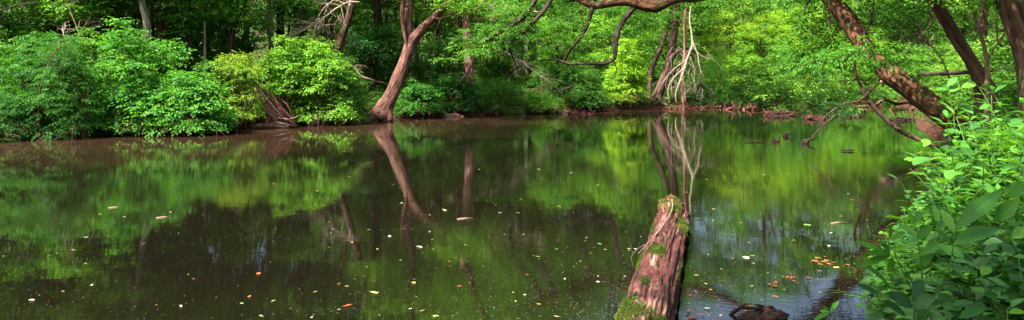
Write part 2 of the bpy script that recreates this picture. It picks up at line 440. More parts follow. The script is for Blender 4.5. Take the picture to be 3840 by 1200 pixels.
def inside(px, py, poly):
    c = np.zeros(px.shape, bool); n = len(poly)
    for i in range(n):
        x0, y0 = poly[i]; x1, y1 = poly[(i + 1) % n]
        if y0 == y1: continue
        cond = ((y0 > py) != (y1 > py)) & (px < (x1 - x0) * (py - y0) / (y1 - y0) + x0)
        c ^= cond
    return c
RIV = np.concatenate([FAR, NEAR])

def fbm(px, py, sc, seed=0.0):
    out = np.zeros(px.shape)
    f = px.ravel(); g = py.ravel(); o = out.ravel()
    for i in range(len(f)):
        o[i] = noise.fractal(Vector((f[i] * sc + seed, g[i] * sc, seed)), 1.0, 2.0, 4)
    return o.reshape(px.shape)

def height(px, py, withnoise=True):
    px = np.asarray(px, float); py = np.asarray(py, float)
    nz = fbm(px, py, .35, 3.1) if withnoise else 0
    nf = fbm(px, py, 1.3, 8.1) if withnoise else 0
    df = segdist(px, py, FAR); dn = segdist(px, py, NEAR)
    ins = inside(px, py, RIV)
    df2 = np.maximum(0, df + nz * .5); dn2 = np.maximum(0, dn + nz * .15)
    sm = np.clip((df - 30) / 70, 0, 1); sm = sm * sm * (3 - 2 * sm)
    zf = .62 * (1 - np.exp(-df2 / .45)) + .085 * np.minimum(df, 30) + sm * 24 + nz * .35 * np.clip(df / 2, 0, 1) + nf * .10
    smn = np.clip((dn - 30) / 70, 0, 1); smn = smn * smn * (3 - 2 * smn)
    zn = .34 * (1 - np.exp(-dn2 / .35)) + .62 * (1 - np.exp(-dn2 / 2.5)) + .05 * np.minimum(dn, 40) + smn * 24 + nz * .1 * np.clip(dn / 2, 0, 1) + nf * .05
    z = np.where(df < dn, zf, zn)
    dmin = np.minimum(df, dn)
    return np.where(ins, -np.minimum(.9, .05 + dmin * .45) + nf * .02, z)

def axis(lo, hi, step, far):
    c = list(np.arange(lo, hi + step, step)); s = step; x = lo
    a = []
    while x > -far: s *= 1.35; x -= s; a.append(x)
    s = step; x = c[-1]; b = []
    while x < far: s *= 1.35; x += s; b.append(x)
    return np.array(a[::-1] + c + b)
ax = axis(-30, 46, .42, 420); ay = axis(0, 64, .42, 420)
GX, GY = np.meshgrid(ax, ay)
GZ = height(GX, GY)
mb = MB()
nx, ny = len(ax), len(ay)
ii = (np.arange(ny - 1)[:, None] * nx + np.arange(nx - 1)[None]).ravel()
mb.add(np.stack([GX, GY, GZ], 2), quads=np.stack([ii, ii + 1, ii + nx + 1, ii + nx], 1))
meta(mb.build('ground', M['ground']), kind='structure')
mb = MB()
mb.add([(-420, -420, 0), (420, -420, 0), (420, 420, 0), (-420, 420, 0)], quads=[[0, 1, 2, 3]])
meta(mb.build('water', M['water']), kind='structure')

def gz(x, y): return float(height(np.array([x]), np.array([y]))[0])

# ------------------------------------------------------------------ trees with a trunk drawn from the photograph
def add_tree(name, label, cat, base, trunk, radii, mat, sides=14, group=None, limbs=(), rough=.07, limbmat=None, flare=None, step=.3, seed=1.0):
    t = thing(name, label, cat, base, group=group)
    mb = MB(); tube(mb, trunk, radii, sides=sides, step=step, rough=rough, seed=seed)
    if flare:
        for pts, rr in flare: tube(mb, pts, rr, sides=8, step=.15, rough=.12, seed=seed + len(mb.v))
    mb.build('trunk', mat, t, off=base)
    for nm, pts, rr in limbs:
        m2 = MB(); tube(m2, pts, rr, sides=8, step=.25, rough=.10, seed=seed + 3)
        m2.build(nm, limbmat or mat, t, off=base)
    return t

def crown(parent, base, lobes, mat, nspray=30, slen=.4, m=5, L=.12, Wd=.075, seed=5, name='crown', **kw):
    mb = MB(); foliage(mb, lobes, nspray, slen, m, L, Wd, np.random.default_rng(seed), **kw)
    return mb.build(name, mat, parent, off=base, smooth=False)

def path(pts, Y, dY=0.0):
    n = len(pts)
    return [W(x, y, Y + dY * i / max(1, n - 1)) for i, (x, y) in enumerate(pts)]

# --- the forked tree in the middle of the far bank
B = W(952, 298, 29.3); B.z = -.05
mids = path([(952, 300), (968, 272), (990, 225), (1006, 185), (1020, 150), (1034, 108)], 29.3, .6)
top1 = path([(1034, 108), (1028, 70), (1029, 35), (1030, 0), (1040, -60), (1030, -150), (1050, -260)], 29.9, .5)
top2 = path([(1034, 112), (1050, 88), (1072, 62), (1092, 45), (1112, 22), (1135, 4), (1170, -40), (1190, -120), (1230, -210)], 29.9, -.8)
t = thing('forked_tree', 'large reddish brown leaning tree with forked trunk and flared roots at the waterline', 'tree', B)
mb = MB()
tube(mb, mids[:-1] + [mids[-1] + Vector((.02, 0, 0))] + top2[1:], [.50, .38, .31, .29, .27, .27, .21, .18, .17, .16, .15, .14, .12, .09, .06], sides=24, step=.15, rough=.085, freq=3, seed=2.0)
for (a, b, r0) in [((968, 255), (931, 296), .24), ((962, 268), (940, 303), .22), ((968, 265), (966, 304), .22), ((976, 255), (984, 300), .17), ((962, 255), (926, 283), .18), ((958, 272), (926, 303), .14)]:
    p0 = W(a[0], a[1], 29.4); p2 = W(b[0], b[1], 29.0); p2.z = max(p2.z - .1, -.25); p1 = (p0 + p2) / 2 + Vector((0, 0, -.12))
    tube(mb, [p0, p1, p2], [r0, r0 * .9, r0 * .7], sides=8, step=.15, rough=.14, seed=a[0] * .37)
mb.build('trunk', M['bark_hero'], t, off=B)
for i, (pp, rr) in enumerate([([W(1026, 135, 29.85)] + top1[1:], [.14, .19, .18, .17, .15, .12, .08])]):
    mb = MB(); tube(mb, pp, rr, sides=12, step=.25, rough=.09, seed=4.0 + i); mb.build('limb', M['bark_hero'], t, off=B)
mb = MB()
tube(mb, path([(1026, 125), (1016, 78), (1012, 30), (1012, -10)], 29.7), [.06, .1, .09, .07], sides=8, rough=.12, step=.2, seed=9)
mb.build('broken_stub', M['bark_hero'], t, off=B)
rg = np.random.default_rng(3)
mb = MB()
for (x, y, dx, dz, ln) in [(1120, 20, 1, -.1, 2.2), (1090, 46, 1, .1, 1.6), (1030, 20, -1, .3, 1.2), (1150, -20, 1, -.3, 2.6)]:
    twigs(mb, W(x, y, 29.5), (dx, -.3, dz), ln, .035, 2, rg, grav=-.05)
mb.build('branch', M['bark_brown'], t, off=B)
lb = np.concatenate([lobes_crown(W(1060, -180, 30), (3.0, 2.5, 2.0), .7, 60, rg), lobes_crown(W(1230, -190, 29), (3, 2.5, 1.8), .7, 55, rg),
                     lobes_crown(W(1180, -10, 28.5), (1.6, 1.2, .7), .42, 22, rg), lobes_crown(W(980, -120, 30), (1.6, 1.6, 1.6), .6, 25, rg)])
crown(t, B, lb, M['leaf_bright'], seed=7)

# --- the slim dark tree left of it
B = W(842, 160, 31.5); B.z = gz(B.x, B.y) - .1
pp = [Vector(B)] + path([(846, 140), (858, 100), (870, 65), (880, 38), (888, 0), (905, -60), (920, -160), (915, -260)], 31.5)
t = add_tree('slim_tree', 'slim dark speckled tree leaning right behind the bright shrub, just left of the forked tree', 'tree', B, pp, [.26, .2, .19, .18, .17, .19, .15, .12, .08], M['bark_spot'], seed=6.0,
             limbs=[('limb', path([(884, 18), (872, 0), (866, -40), (850, -120)], 31.5), [.09, .08, .06, .04])])
lb = np.concatenate([lobes_crown(W(900, -200, 31.5), (3.2, 2.6, 2.2), .8, 75, rg)])
crown(t, B, lb, M['leaf_mid'], seed=8, nspray=26)

# --- trunks standing among the left woods (x, base y, path, radius, mat, label)
left_trunks = [
    ([(372, 105), (370, 60), (362, 25), (356, 0), (345, -80), (335, -200)], 26.2, .13, 'bark_pale', 'pale grey trunk standing in the light behind the broad leaved left shrub'),
    ([(383, 108), (380, 60), (384, 20), (388, -60), (392, -200)], 27.6, .07, 'bark_dark', 'thin dark stem right beside the pale grey trunk in the left woods'),
    ([(407, 108), (408, 60), (402, 25), (398, 0), (395, -200)], 27.8, .16, 'bark_brown', 'brown trunk just right of the pale grey trunk in the left woods'),
    ([(515, 112), (515, 80), (515, 52)], 27.5, .045, 'bark_pale', 'short pale snag like a pole standing in the dark left woods'),
    ([(682, 108), (679, 60), (677, 20), (680, -100), (684, -220)], 34, .12, 'bark_pale', 'whitish birch like trunk in the woods above the bright green shrub'),
    ([(125, 100), (124, 50), (122, 0), (118, -200)], 29.5, .13, 'bark_dark', 'dark trunk in the shade at the far left of the woods'),
    ([(195, 110), (196, 50), (192, 0), (188, -200)], 30, .15, 'bark_dark', 'dark trunk half hidden behind the far left shrub'),
    ([(90, 100), (92, 40), (88, -20), (90, -200)], 33, .11, 'bark_dark', 'thin dark trunk deep in the shade, leftmost in the woods'),
    ([(262, 120), (262, 50), (258, 0), (262, -200)], 29, .14, 'bark_brown', 'brown trunk left of the paired stems in the left woods'),
    ([(300, 120), (305, 50), (304, 0), (300, -200)], 31, .12, 'bark_dark', 'left one of two paired dark stems behind the broad leaved shrub'),
    ([(322, 120), (324, 50), (330, 0), (340, -200)], 31.5, .12, 'bark_dark', 'right one of two paired dark stems behind the broad leaved shrub'),
    ([(436, 130), (440, 60), (444, 0), (452, -200)], 32, .10, 'bark_dark', 'narrow dark trunk in the gloom right of the brown trunk'),
    ([(560, 130), (556, 60), (560, 0), (556, -200)], 34, .12, 'bark_dark', 'dark trunk in the gloom above the yellowish shrub'),
    ([(620, 130), (622, 60), (618, 0), (614, -200)], 35, .13, 'bark_brown', 'brown trunk between the yellowish shrub and the whitish trunk'),
    ([(770, 140), (766, 60), (772, 0), (776, -200)], 38, .15, 'bark_brown', 'brown trunk behind the dead bare branches'),
    ([(945, 190), (947, 90), (944, 0), (942, -200)], 41, .14, 'bark_dark', 'shaded trunk behind the dark round tree, left of the forked tree'),
    ([(1184, 225), (1178, 120), (1173, 60), (1168, 0), (1164, -90)], 35.0, .22, 'bark_pink', 'broad pinkish trunk glowing in the sun right of the forked tree'),
    ([(1140, 200), (1143, 120), (1150, 40), (1152, -150)], 44, .12, 'bark_red', 'thin reddish trunk between the forked tree and the pinkish trunk'),
    ([(1100, 200), (1103, 120), (1108, 40), (1110, -150)], 45, .12, 'bark_brown', 'thin brown trunk just right of the fork of the leaning tree'),
    ([(1335, 200), (1333, 100), (1340, 0), (1342, -150)], 50, .15, 'bark_brown', 'brown trunk deep behind the drooping mossy branch'),
    ([(1470, 200), (1466, 100), (1462, 0), (1466, -150)], 54, .15, 'bark_pale', 'pale trunk seen through the curved hanging branches'),
    ([(1500, 200), (1503, 100), (1502, 0), (1506, -150)], 56, .12, 'bark_brown', 'slim trunk just right of the pale one seen through the curved branches'),
    ([(1600, 220), (1596, 140), (1600, 60), (1604, -150)], 58, .14, 'bark_pale', 'pale grey trunk left of the pair of leaning trunks'),
    ([(1850, 150), (1846, 90), (1850, 20), (1856, -120)], 66, .14, 'bark_brown', 'slim trunk in the bright foliage right of the dead hanging branch'),
]
for i, (pts, Y, r, mt, lab) in enumerate(left_trunks):
    pp = path(pts, Y); b = pp[0].copy(); b.z = gz(b.x, b.y) - .1
    snag = 'snag' in lab
    if pp[0].z > b.z + .3: pp = [b.copy()] + pp
    else: pp[0] = b.copy()
    n = len(pp)
    t = add_tree('dead_snag' if snag else 'woodland_tree', lab, 'snag' if snag else 'tree', b, pp, [r * (1.25 - .5 * k / (n - 1)) for k in range(n)], M[mt], sides=9, seed=10.0 + i, step=.6,
                 group=None if snag else 'trunks standing in the woods of the far bank')
    if not snag:
        rg2 = np.random.default_rng(100 + i)
        c = pp[-1] + Vector((0, 0, .5))
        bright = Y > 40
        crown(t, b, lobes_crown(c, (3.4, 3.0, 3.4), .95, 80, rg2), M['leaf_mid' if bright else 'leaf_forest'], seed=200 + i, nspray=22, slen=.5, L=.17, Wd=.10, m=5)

# --- the pair of leaning trunks by the dead hanging branch
B = W(1645, 262, 42.5); B.z = gz(B.x, B.y) - .2
pp = [Vector(B)] + path([(1652, 245), (1668, 205), (1682, 160), (1692, 110), (1698, 65), (1703, 20), (1704, -20), (1712, -150)], 42.5)
t = add_tree('leaning_bank_tree', 'brown leaning trunk rooted in debris just left of the dead hanging branch', 'tree', B, pp, [.5, .33, .28, .26, .24, .24, .23, .2, .12], M['bark_brown'], seed=31.0,
             limbs=[('limb', path([(1690, 125), (1720, 134), (1745, 140), (1775, 146)], 42.4), [.07, .06, .05, .03])],
             flare=[([W(1655, 238, 42.4), W(1640, 256, 42), W(1620, 268, 41.6)], [.2, .16, .1]), ([W(1655, 240, 42.4), W(1665, 258, 42), W(1680, 268, 41.6)], [.2, .15, .1])])
crown(t, B, np.concatenate([lobes_crown(W(1720, -140, 42), (3.6, 3.0, 2.6), .8, 80, rg), lobes_crown(W(1640, 20, 42), (2.2, 1.4, 1.3), .55, 24, rg)]), M['leaf_mid'], seed=9)
B = W(1634, 195, 43.5); B.z = gz(B.x, B.y) - .2
pp = [Vector(B)] + path([(1636, 190), (1648, 150), (1660, 125), (1673, 90), (1684, 50), (1690, 0), (1700, -100)], 43.5)
t = add_tree('thin_bank_tree', 'thinner leaning trunk close behind and left of the brown leaning trunk', 'tree', B, pp, [.17, .16, .15, .14, .15, .12, .1, .06], M['bark_brown'], seed=33.0)
crown(t, B, lobes_crown(W(1690, -120, 43.5), (2.2, 2.0, 2.0), .7, 35, rg), M['leaf_mid'], seed=19)
# pale slim tree and the dead hanging branch
B = W(1722, 262, 41); B.z = gz(B.x, B.y) - .1
pp = [Vector(B)] + path([(1716, 200), (1722, 140), (1722, 90), (1722, 50), (1728, 0), (1730, -120)], 41.2)
t = add_tree('pale_slim_tree', 'pale slender upright trunk beside the dead hanging branch', 'tree', B, pp, [.10, .11, .11, .11, .11, .10, .06], M['bark_red'], seed=35.0, sides=8)
crown(t, B, lobes_crown(W(1735, -130, 41), (1.8, 1.6, 1.6), .6, 30, rg), M['leaf_mid'], seed=21)
B = W(1705, 262, 40.2)
t = thing('hanging_dead_branch', 'bare whitish dead branch hanging down to the far bank with spreading twigs', 'dead branch', B)
mb = MB()
tube(mb, path([(1738, 14), (1735, 50), (1740, 85), (1741, 115), (1728, 150), (1714, 195), (1700, 235), (1702, 262)], 40.2), [.035, .05, .06, .06, .06, .055, .04, .02], sides=7, rough=.1, step=.2, seed=3.3)
for pts, r0 in [([(1741, 110), (1752, 130), (1768, 142), (1790, 150)], .04), ([(1741, 100), (1750, 122), (1756, 140), (1760, 170), (1770, 195)], .04), ([(1730, 148), (1700, 170), (1676, 195), (1664, 215)], .05),
                ([(1722, 170), (1694, 195), (1680, 225), (1684, 258)], .05), ([(1716, 190), (1722, 220), (1724, 262)], .045), ([(1735, 140), (1748, 175), (1746, 205), (1752, 240)], .04), ([(1728, 152), (1715, 175), (1690, 205), (1692, 250)], .045)]:
    tube(mb, path(pts, 40.2, rg.uniform(-1, 1)), [r0 * .6 * (1 - .7 * k / len(pts)) for k in range(len(pts))], sides=5, rough=.1, step=.25, seed=r0 * 90)
mb.build('branch', M['twig_pale'], t, off=B)
mb = MB()
for k in range(34):
    x = rg.uniform(1675, 1770); y = rg.uniform(115, 225)
    twigs(mb, W(x, y, 40.2 + rg.uniform(-.5, .5)), (rg.uniform(-1, 1), rg.uniform(-.4, .4), rg.uniform(-1.2, -.3)), rg.uniform(.7, 1.3), .011, 2, rg, kids=3, grav=-.12)
mb.build('twig', M['twig_pale'], t, off=B)

# --- bare dead branches at the upper left, and other pale dead twigs
def dead_spray(name, label, main, Y, r, ntw, tl, seed, mat='twig_dead', cat='dead branch', grav=-.05, tr=.014):
    rgx = np.random.default_rng(seed)
    pp = path(main, Y); t = thing(name, label, cat, pp[0])
    mb = MB(); tube(mb, pp, [r * (1 - .75 * k / len(pp)) for k in range(len(pp))], sides=6, rough=.08, step=.25, seed=seed)
    P, rr = smooth_path(pp, [r] * len(pp), .2)
    for k in range(ntw):
        i = rgx.integers(1, len(P) - 1); d = nrm(P[i + 1] - P[i - 1])
        twigs(mb, P[i], d * .8 + rgx.normal(0, .7, 3), tl * rgx.uniform(.6, 1.3), tr, 2, rgx, kids=3, grav=grav)
    mb.build('branch', M[mat], t, off=pp[0])
    return t
dead_spray('bare_dead_branch', 'bare pale dead branches reaching left beside the slim dark tree', [(905, 6), (880, 4), (845, 22), (812, 48), (775, 70), (740, 88), (715, 96)], 30.5, .05, 26, 1.3, 41, 'twig_pale')
dead_spray('bare_dead_branch', 'thin pale dead branch curving down above the bright green shrub', [(840, 0), (815, 20), (800, 45), (790, 80), (796, 105)], 30.2, .03, 12, .9, 42, 'twig_pale')
dead_spray('bare_dead_branch', 'bleached dead branch lying across the grassy bank left of the forked tree', [(862, 160), (890, 168), (905, 190), (935, 200)], 29.6, .08, 8, .6, 43, 'wood_pale')
dead_spray('bare_dead_branch', 'bleached thin branches crossing the foliage above the curved hanging branch', [(1130, 98), (1180, 100), (1230, 118), (1290, 140), (1330, 172)], 30, .035, 12, .9, 44, 'twig_pale')
dead_spray('bare_dead_branch', 'thin white twigs at the top between the forked tree and the mossy branch', [(1370, 30), (1330, 28), (1290, 16), (1240, 22)], 27, .03, 14, .9, 45, 'twig_pale')
dead_spray('bare_dead_branch', 'pale bare twigs low among the shrubs below the curved hanging branches', [(1310, 150), (1350, 185), (1390, 210), (1420, 245)], 34, .03, 14, .9, 46, 'twig_pale')
dead_spray('bare_dead_branch', 'thin dead branch at the far left edge above the left shrub', [(0, 28), (50, 12), (110, 5)], 24, .04, 8, .8, 47, 'bark_dark')
dead_spray('bare_dead_branch', 'leaning pale dead stem poking out above the far left shrub', [(206, 105), (190, 60), (175, 25), (160, -10)], 24, .03, 6, .9, 48, 'twig_dead')
dead_spray('bare_dead_branch', 'short broken pale twig sticking up from the broad leaved shrub', [(166, 110), (160, 85), (156, 72)], 22.5, .025, 3, .4, 49, 'twig_pale')

# ------------------------------------------------------------------ the big leaning tree of the right bank and its overhanging limb
B = Vector((11.35, 15.6, gz(11.35, 15.6) - .2))
tr = [B] + [W(2402, 305, 15.6), W(2340, 262, 15.9), W(2285, 218, 16.2), W(2235, 180, 16.4), W(2200, 150, 16.6), W(2168, 110, 16.8), W(2140, 60, 17.0), W(2108, 20, 17.2), W(2070, -30, 17.5), W(2030, -90, 17.9)]
t = thing('leaning_tree', 'big mossy dark brown tree leaning steeply over the river from the right bank', 'tree', B)
LEAN = t; LB = B
mb = MB(); tube(mb, tr, [.34, .26, .24, .25, .25, .20, .20, .22, .21, .2, .18], sides=18, step=.22, rough=.09, freq=2.5, seed=5.5)
for (a, b_, r0) in [((2385, 292), (2345, 282), .1), ((2395, 300), (2425, 290), .1)]:
    tube(mb, [W(a[0], a[1], 15.7), W(b_[0], b_[1], 15.6)], [r0, r0 * .7], sides=7, step=.2, rough=.1, seed=2)
mb.build('trunk', M['bark_lean'], t, off=B)
limb = [W(2030, -90, 17.9), W(1960, -95, 18.2), W(1880, -55, 18.6), W(1790, -14, 19), W(1700, -4, 19.1), W(1650, 15, 19.2), W(1620, 12, 19.3), W(1580, 3, 19.3), W(1540, 6, 19.4), W(1500, 14, 19.4), W(1465, 4, 19.4), W(1400, -30, 19.4), W(1300, -60, 19.3)]
mb = MB(); tube(mb, limb, [.18, .17, .14, .13, .15, .20, .19, .14, .12, .11, .09, .08, .05], sides=12, step=.2, rough=.14, seed=6.1); mb.build('limb', M['bark_lean'], t, off=B)
hang = [([(1600, 12), (1575, 45), (1556, 75), (1550, 110), (1546, 148), (1530, 158), (1480, 160), (1430, 160), (1400, 150), (1350, 152)], 19.3, [.09, .08, .07, .066, .06, .055, .05, .045, .03, .018]),
        ([(1490, 18), (1482, 50), (1466, 85), (1440, 118), (1425, 140), (1419, 160)], 19.4, [.075, .062, .056, .05, .045, .04]),
        ([(1400, -30), (1385, 2), (1350, 48), (1315, 82), (1285, 105), (1281, 125), (1292, 148), (1300, 168)], 19.4, [.065, .07, .062, .056, .045, .04, .03, .015]),
        ([(1360, -20), (1320, 40), (1262, 80), (1215, 108), (1198, 140), (1180, 175), (1150, 215)], 19.0, [.07, .07, .06, .05, .045, .03, .015]),
        ([(1545, 155), (1552, 175), (1545, 195)], 19.3, [.02, .015, .008]),
        ([(2060, -40), (2030, 10), (2020, 40)], 17.6, [.05, .03, .015])]
for pts, Y, rr in hang:
    mb = MB(); tube(mb, path(pts, Y), rr, sides=7, step=.15, rough=.12, seed=7.7); mb.build('hanging_branch', M['bark_dark'], t, off=B)
rg = np.random.default_rng(77)
mb = MB()
for pts, Y, rr in hang[:5]:
    P, r_ = smooth_path(path(pts, Y), rr, .25)
    for i in range(2, len(P), 3):
        twigs(mb, P[i], rg.normal(0, 1, 3) + np.array([0, 0, -.2]), rg.uniform(.3, .8), .008, 1, rg, kids=3, grav=-.05)
mb.build('twig', M['bark_dark'], t, off=B)
# overhanging leaves: drooping layers along the limb, with the river visible below
def lobes_along(pts, Y, n, r, jit, rng, squash=.35):
    P, _ = smooth_path(path(pts, Y), [1] * len(pts), .1); out = []
    for k in range(n):
        p = P[rng.integers(0, len(P))] + rng.normal(0, 1, 3) * np.array(jit)
        rr = r * rng.uniform(.6, 1.3); out.append((p[0], p[1], p[2], rr, rr, rr * squash))
    return np.array(out)
lb = np.concatenate([
    lobes_along([(1230, -10), (1340, 10), (1480, 30), (1660, 10)], 21.2, 34, .24, (.3, .4, .16), rg), lobes_along([(1820, 0), (1900, 25), (1960, 0)], 20.5, 16, .24, (.3, .4, .2), rg),
    lobes_along([(1320, 40), (1262, 80), (1215, 108), (1190, 150)], 19.0, 36, .28, (.3, .4, .16), rg),
    lobes_along([(1260, -30), (1340, 0), (1400, 20), (1450, 60)], 20.6, 26, .3, (.4, .6, .3), rg),
    lobes_along([(1400, 40), (1450, 90), (1520, 110), (1600, 90)], 20, 14, .3, (.4, .5, .25), rg),
    lobes_along([(1540, 20), (1600, 40), (1660, 55), (1690, 40)], 20.4, 18, .28, (.3, .4, .25), rg),
    lobes_along([(1780, 20), (1800, 60), (1830, 30)], 19.3, 9, .22, (.2, .5, .2), rg),
    lobes_along([(1200, -150), (1500, -170), (1800, -230), (2100, -260), (2300, -250)], 19, 130, .6, (1.0, 1.6, .8), rg, .5)])
crown(t, B, lb, M['leaf_mid'], seed=78, nspray=20, slen=.28, m=5, L=.10, Wd=.05, name='crown')
# leafy sprig hanging from the trunk, bright against the dark
mb = MB(); tube(mb, path([(2200, 150), (2150, 138), (2100, 150), (2050, 150), (2010, 170)], 15.2, -.6), [.02, .015, .012, .008, .004], sides=5, step=.2, rough=0, seed=1)
tube(mb, path([(2190, 110), (2170, 130), (2130, 128), (2080, 140)], 15.4, -.6), [.015, .012, .01, .004], sides=5, step=.2, rough=0, seed=1)
mb.build('sprig_stem', M['stem_brown'], t, off=B)
mb = MB()
lb = lobes_along([(2195, 145), (2150, 130), (2100, 142), (2050, 148), (2015, 168)], 15.0, 30, .16, (.16, .25, .10), rg, .3)
for l in lb: pass
lb = np.concatenate([lb, lobes_along([(2165, 105), (2190, 130), (2225, 165)], 15.4, 14, .18, (.18, .15, .14), rg, .4)])
n = 210; idx = rg.integers(0, len(lb), n)
O = lb[idx, :3] + rg.normal(0, .13, (n, 3)) * np.array([1, 1, .35])
D = np.stack([rg.uniform(-1.2, .4, n), rg.uniform(-.8, .8, n), rg.uniform(-.6, .05, n)], 1)
sprays(mb, O, D, np.tile([0, 0, 1.0], (n, 1)) + rg.normal(0, .25, (n, 3)), .26, 5, .115, .05, rg, fine=True, ang=50, tb=.6)
mb.build('sprig_leaves', M['leaf_near_lime'], t, off=B)
lb = np.concatenate([lobes_along([(2080, 210), (2180, 215), (2280, 230), (2330, 200)], 18, 30, .35, (.4, .8, .35), rg, .45), lobes_along([(1960, 200), (2040, 220), (2120, 235)], 20, 30, .35, (.5, .6, .35), rg, .45)])
crown(t, B, lb, M['leaf_forest'], seed=79, nspray=12, slen=.28, m=5, L=.10, Wd=.05, name='low_foliage')
lb = np.concatenate([lobes_along([(1960, -10), (2010, 40), (2050, 90), (2000, 150)], 18, 30, .3, (.35, .5, .25), rg, .4), lobes_along([(2180, 5), (2250, 40), (2330, 90), (2300, 30)], 18, 34, .32, (.45, .6, .35), rg, .4), lobes_along([(2060, 60), (2110, 100), (2090, 30)], 17.6, 12, .25, (.2, .3, .2), rg, .4)])
crown(t, B, lb, M['leaf_mid'], seed=80, nspray=15, slen=.28, m=5, L=.10, Wd=.05, name='side_foliage')

# dead bough slanting into the right bank
B = W(2358, 372, 16.2)
t = thing('slanting_bough', 'long bare brown bough slanting down from the leaning tree to the right bank', 'dead branch', B)
mb = MB()
tube(mb, [W(2362, 374, 16.0), W(2325, 356, 16.2), W(2280, 338, 16.4), W(2245, 315, 16.6), W(2218, 290, 16.8), W(2195, 266, 16.9), W(2178, 240, 17), W(2160, 205, 17), W(2150, 175, 17), W(2153, 140, 17)],
     [.055, .06, .055, .05, .05, .055, .05, .04, .035, .03], sides=9, step=.15, rough=.12, seed=8.8)
for pts, rr in [([(2198, 268), (2225, 250), (2255, 262), (2280, 258), (2310, 266), (2345, 262)], .03), ([(2195, 262), (2160, 256), (2120, 262), (2080, 290), (2060, 320)], .022), ([(2160, 255), (2190, 225), (2165, 200), (2120, 205)], .022),
                ([(2120, 262), (2105, 285), (2060, 325), (2040, 350)], .015), ([(2140, 258), (2150, 280), (2140, 300)], .012), ([(2080, 290), (2075, 318), (2055, 335)], .01), ([(2178, 240), (2210, 210), (2215, 190)], .015)]:
    tube(mb, path(pts, 16.9), [rr * 1.5 * (1 - .75 * k / len(pts)) for k in range(len(pts))], sides=6, step=.12, rough=.12, seed=rr * 200)
mb.build('branch', M['bark_brown'], t, off=B)
mb = MB()
lb = lobes_along([(2080, 285), (2110, 265), (2150, 300), (2160, 290)], 16.9, 12, .12, (.12, .2, .1), rg)
foliage(mb, lb, 8, .15, 4, .07, .04, rg); mb.build('leaves', M['leaf_dark'], t, off=B, smooth=False)

# other trunks of the right bank
def rtrunk(name, lab, pts, Y, radii, mat, seed, crownc=None, rad=(3, 3, 2.5)):
    pp = path(pts, Y); b = pp[0].copy(); b.z = min(b.z, gz(b.x, b.y)) - .1; pp[0] = b.copy() if pp[0].z - b.z < .6 else pp[0]
    if pp[0].z - b.z > .3: pp = [b] + pp; radii = [radii[0]] + radii
    t = add_tree(name, lab, 'tree', b, pp, radii, M[mat], sides=12, seed=seed)
    if crownc is not None:
        crown(t, b, lobes_crown(crownc, rad, .8, 90, np.random.default_rng(int(seed * 7))), M['leaf_forest'], seed=int(seed * 5), nspray=24, slen=.4, L=.13, Wd=.08)
    return t
rtrunk('rough_bark_tree', 'rough reddish barked tree leaning left behind the big leaning tree', [(2478, 222), (2462, 185), (2440, 148), (2412, 105), (2385, 60), (2350, 2), (2310, -70), (2280, -180)], 16, [.24, .17, .15, .15, .14, .14, .12, .08], 'bark_red', 12.5, W(2280, -230, 16), (3, 3, 1.8))
rtrunk('grey_sapling', 'slender grey sapling with bare side twigs in front of the dark woods at the right', [(2483, 215), (2484, 175), (2481, 140), (2470, 95), (2455, 50), (2440, 5), (2430, -80)], 14, [.05, .042, .04, .036, .03, .028, .02], 'twig_dead', 13.5, W(2430, -170, 14), (1.4, 1.4, 1))
rtrunk('corner_tree', 'thick trunk cut by the upper right corner of the photo', [(2620, 205), (2596, 140), (2572, 85), (2552, 40), (2536, 0), (2505, -80), (2490, -200)], 11, [.30, .24, .2, .19, .18, .17, .13], 'bark_spot', 14.5, W(2500, -260, 11.5), (3, 3, 1.8))
dead_spray('bare_dead_branch', 'thin bare twigs crossing the dark woods beside the grey sapling', [(2484, 150), (2510, 110), (2530, 80), (2548, 60)], 14, .016, 8, .7, 51, 'twig_dead')
dead_spray('bare_dead_branch', 'dark upright twig rising from the leaning trunk', [(2170, 100), (2188, 60), (2196, 20), (2205, -30)], 16.7, .03, 6, .5, 52, 'bark_dark')
dead_spray('bare_dead_branch', 'thin brown twigs leaning between the two big right bank trunks', [(2390, 200), (2370, 150), (2330, 100), (2310, 60)], 17, .02, 10, .8, 53, 'twig_dead')

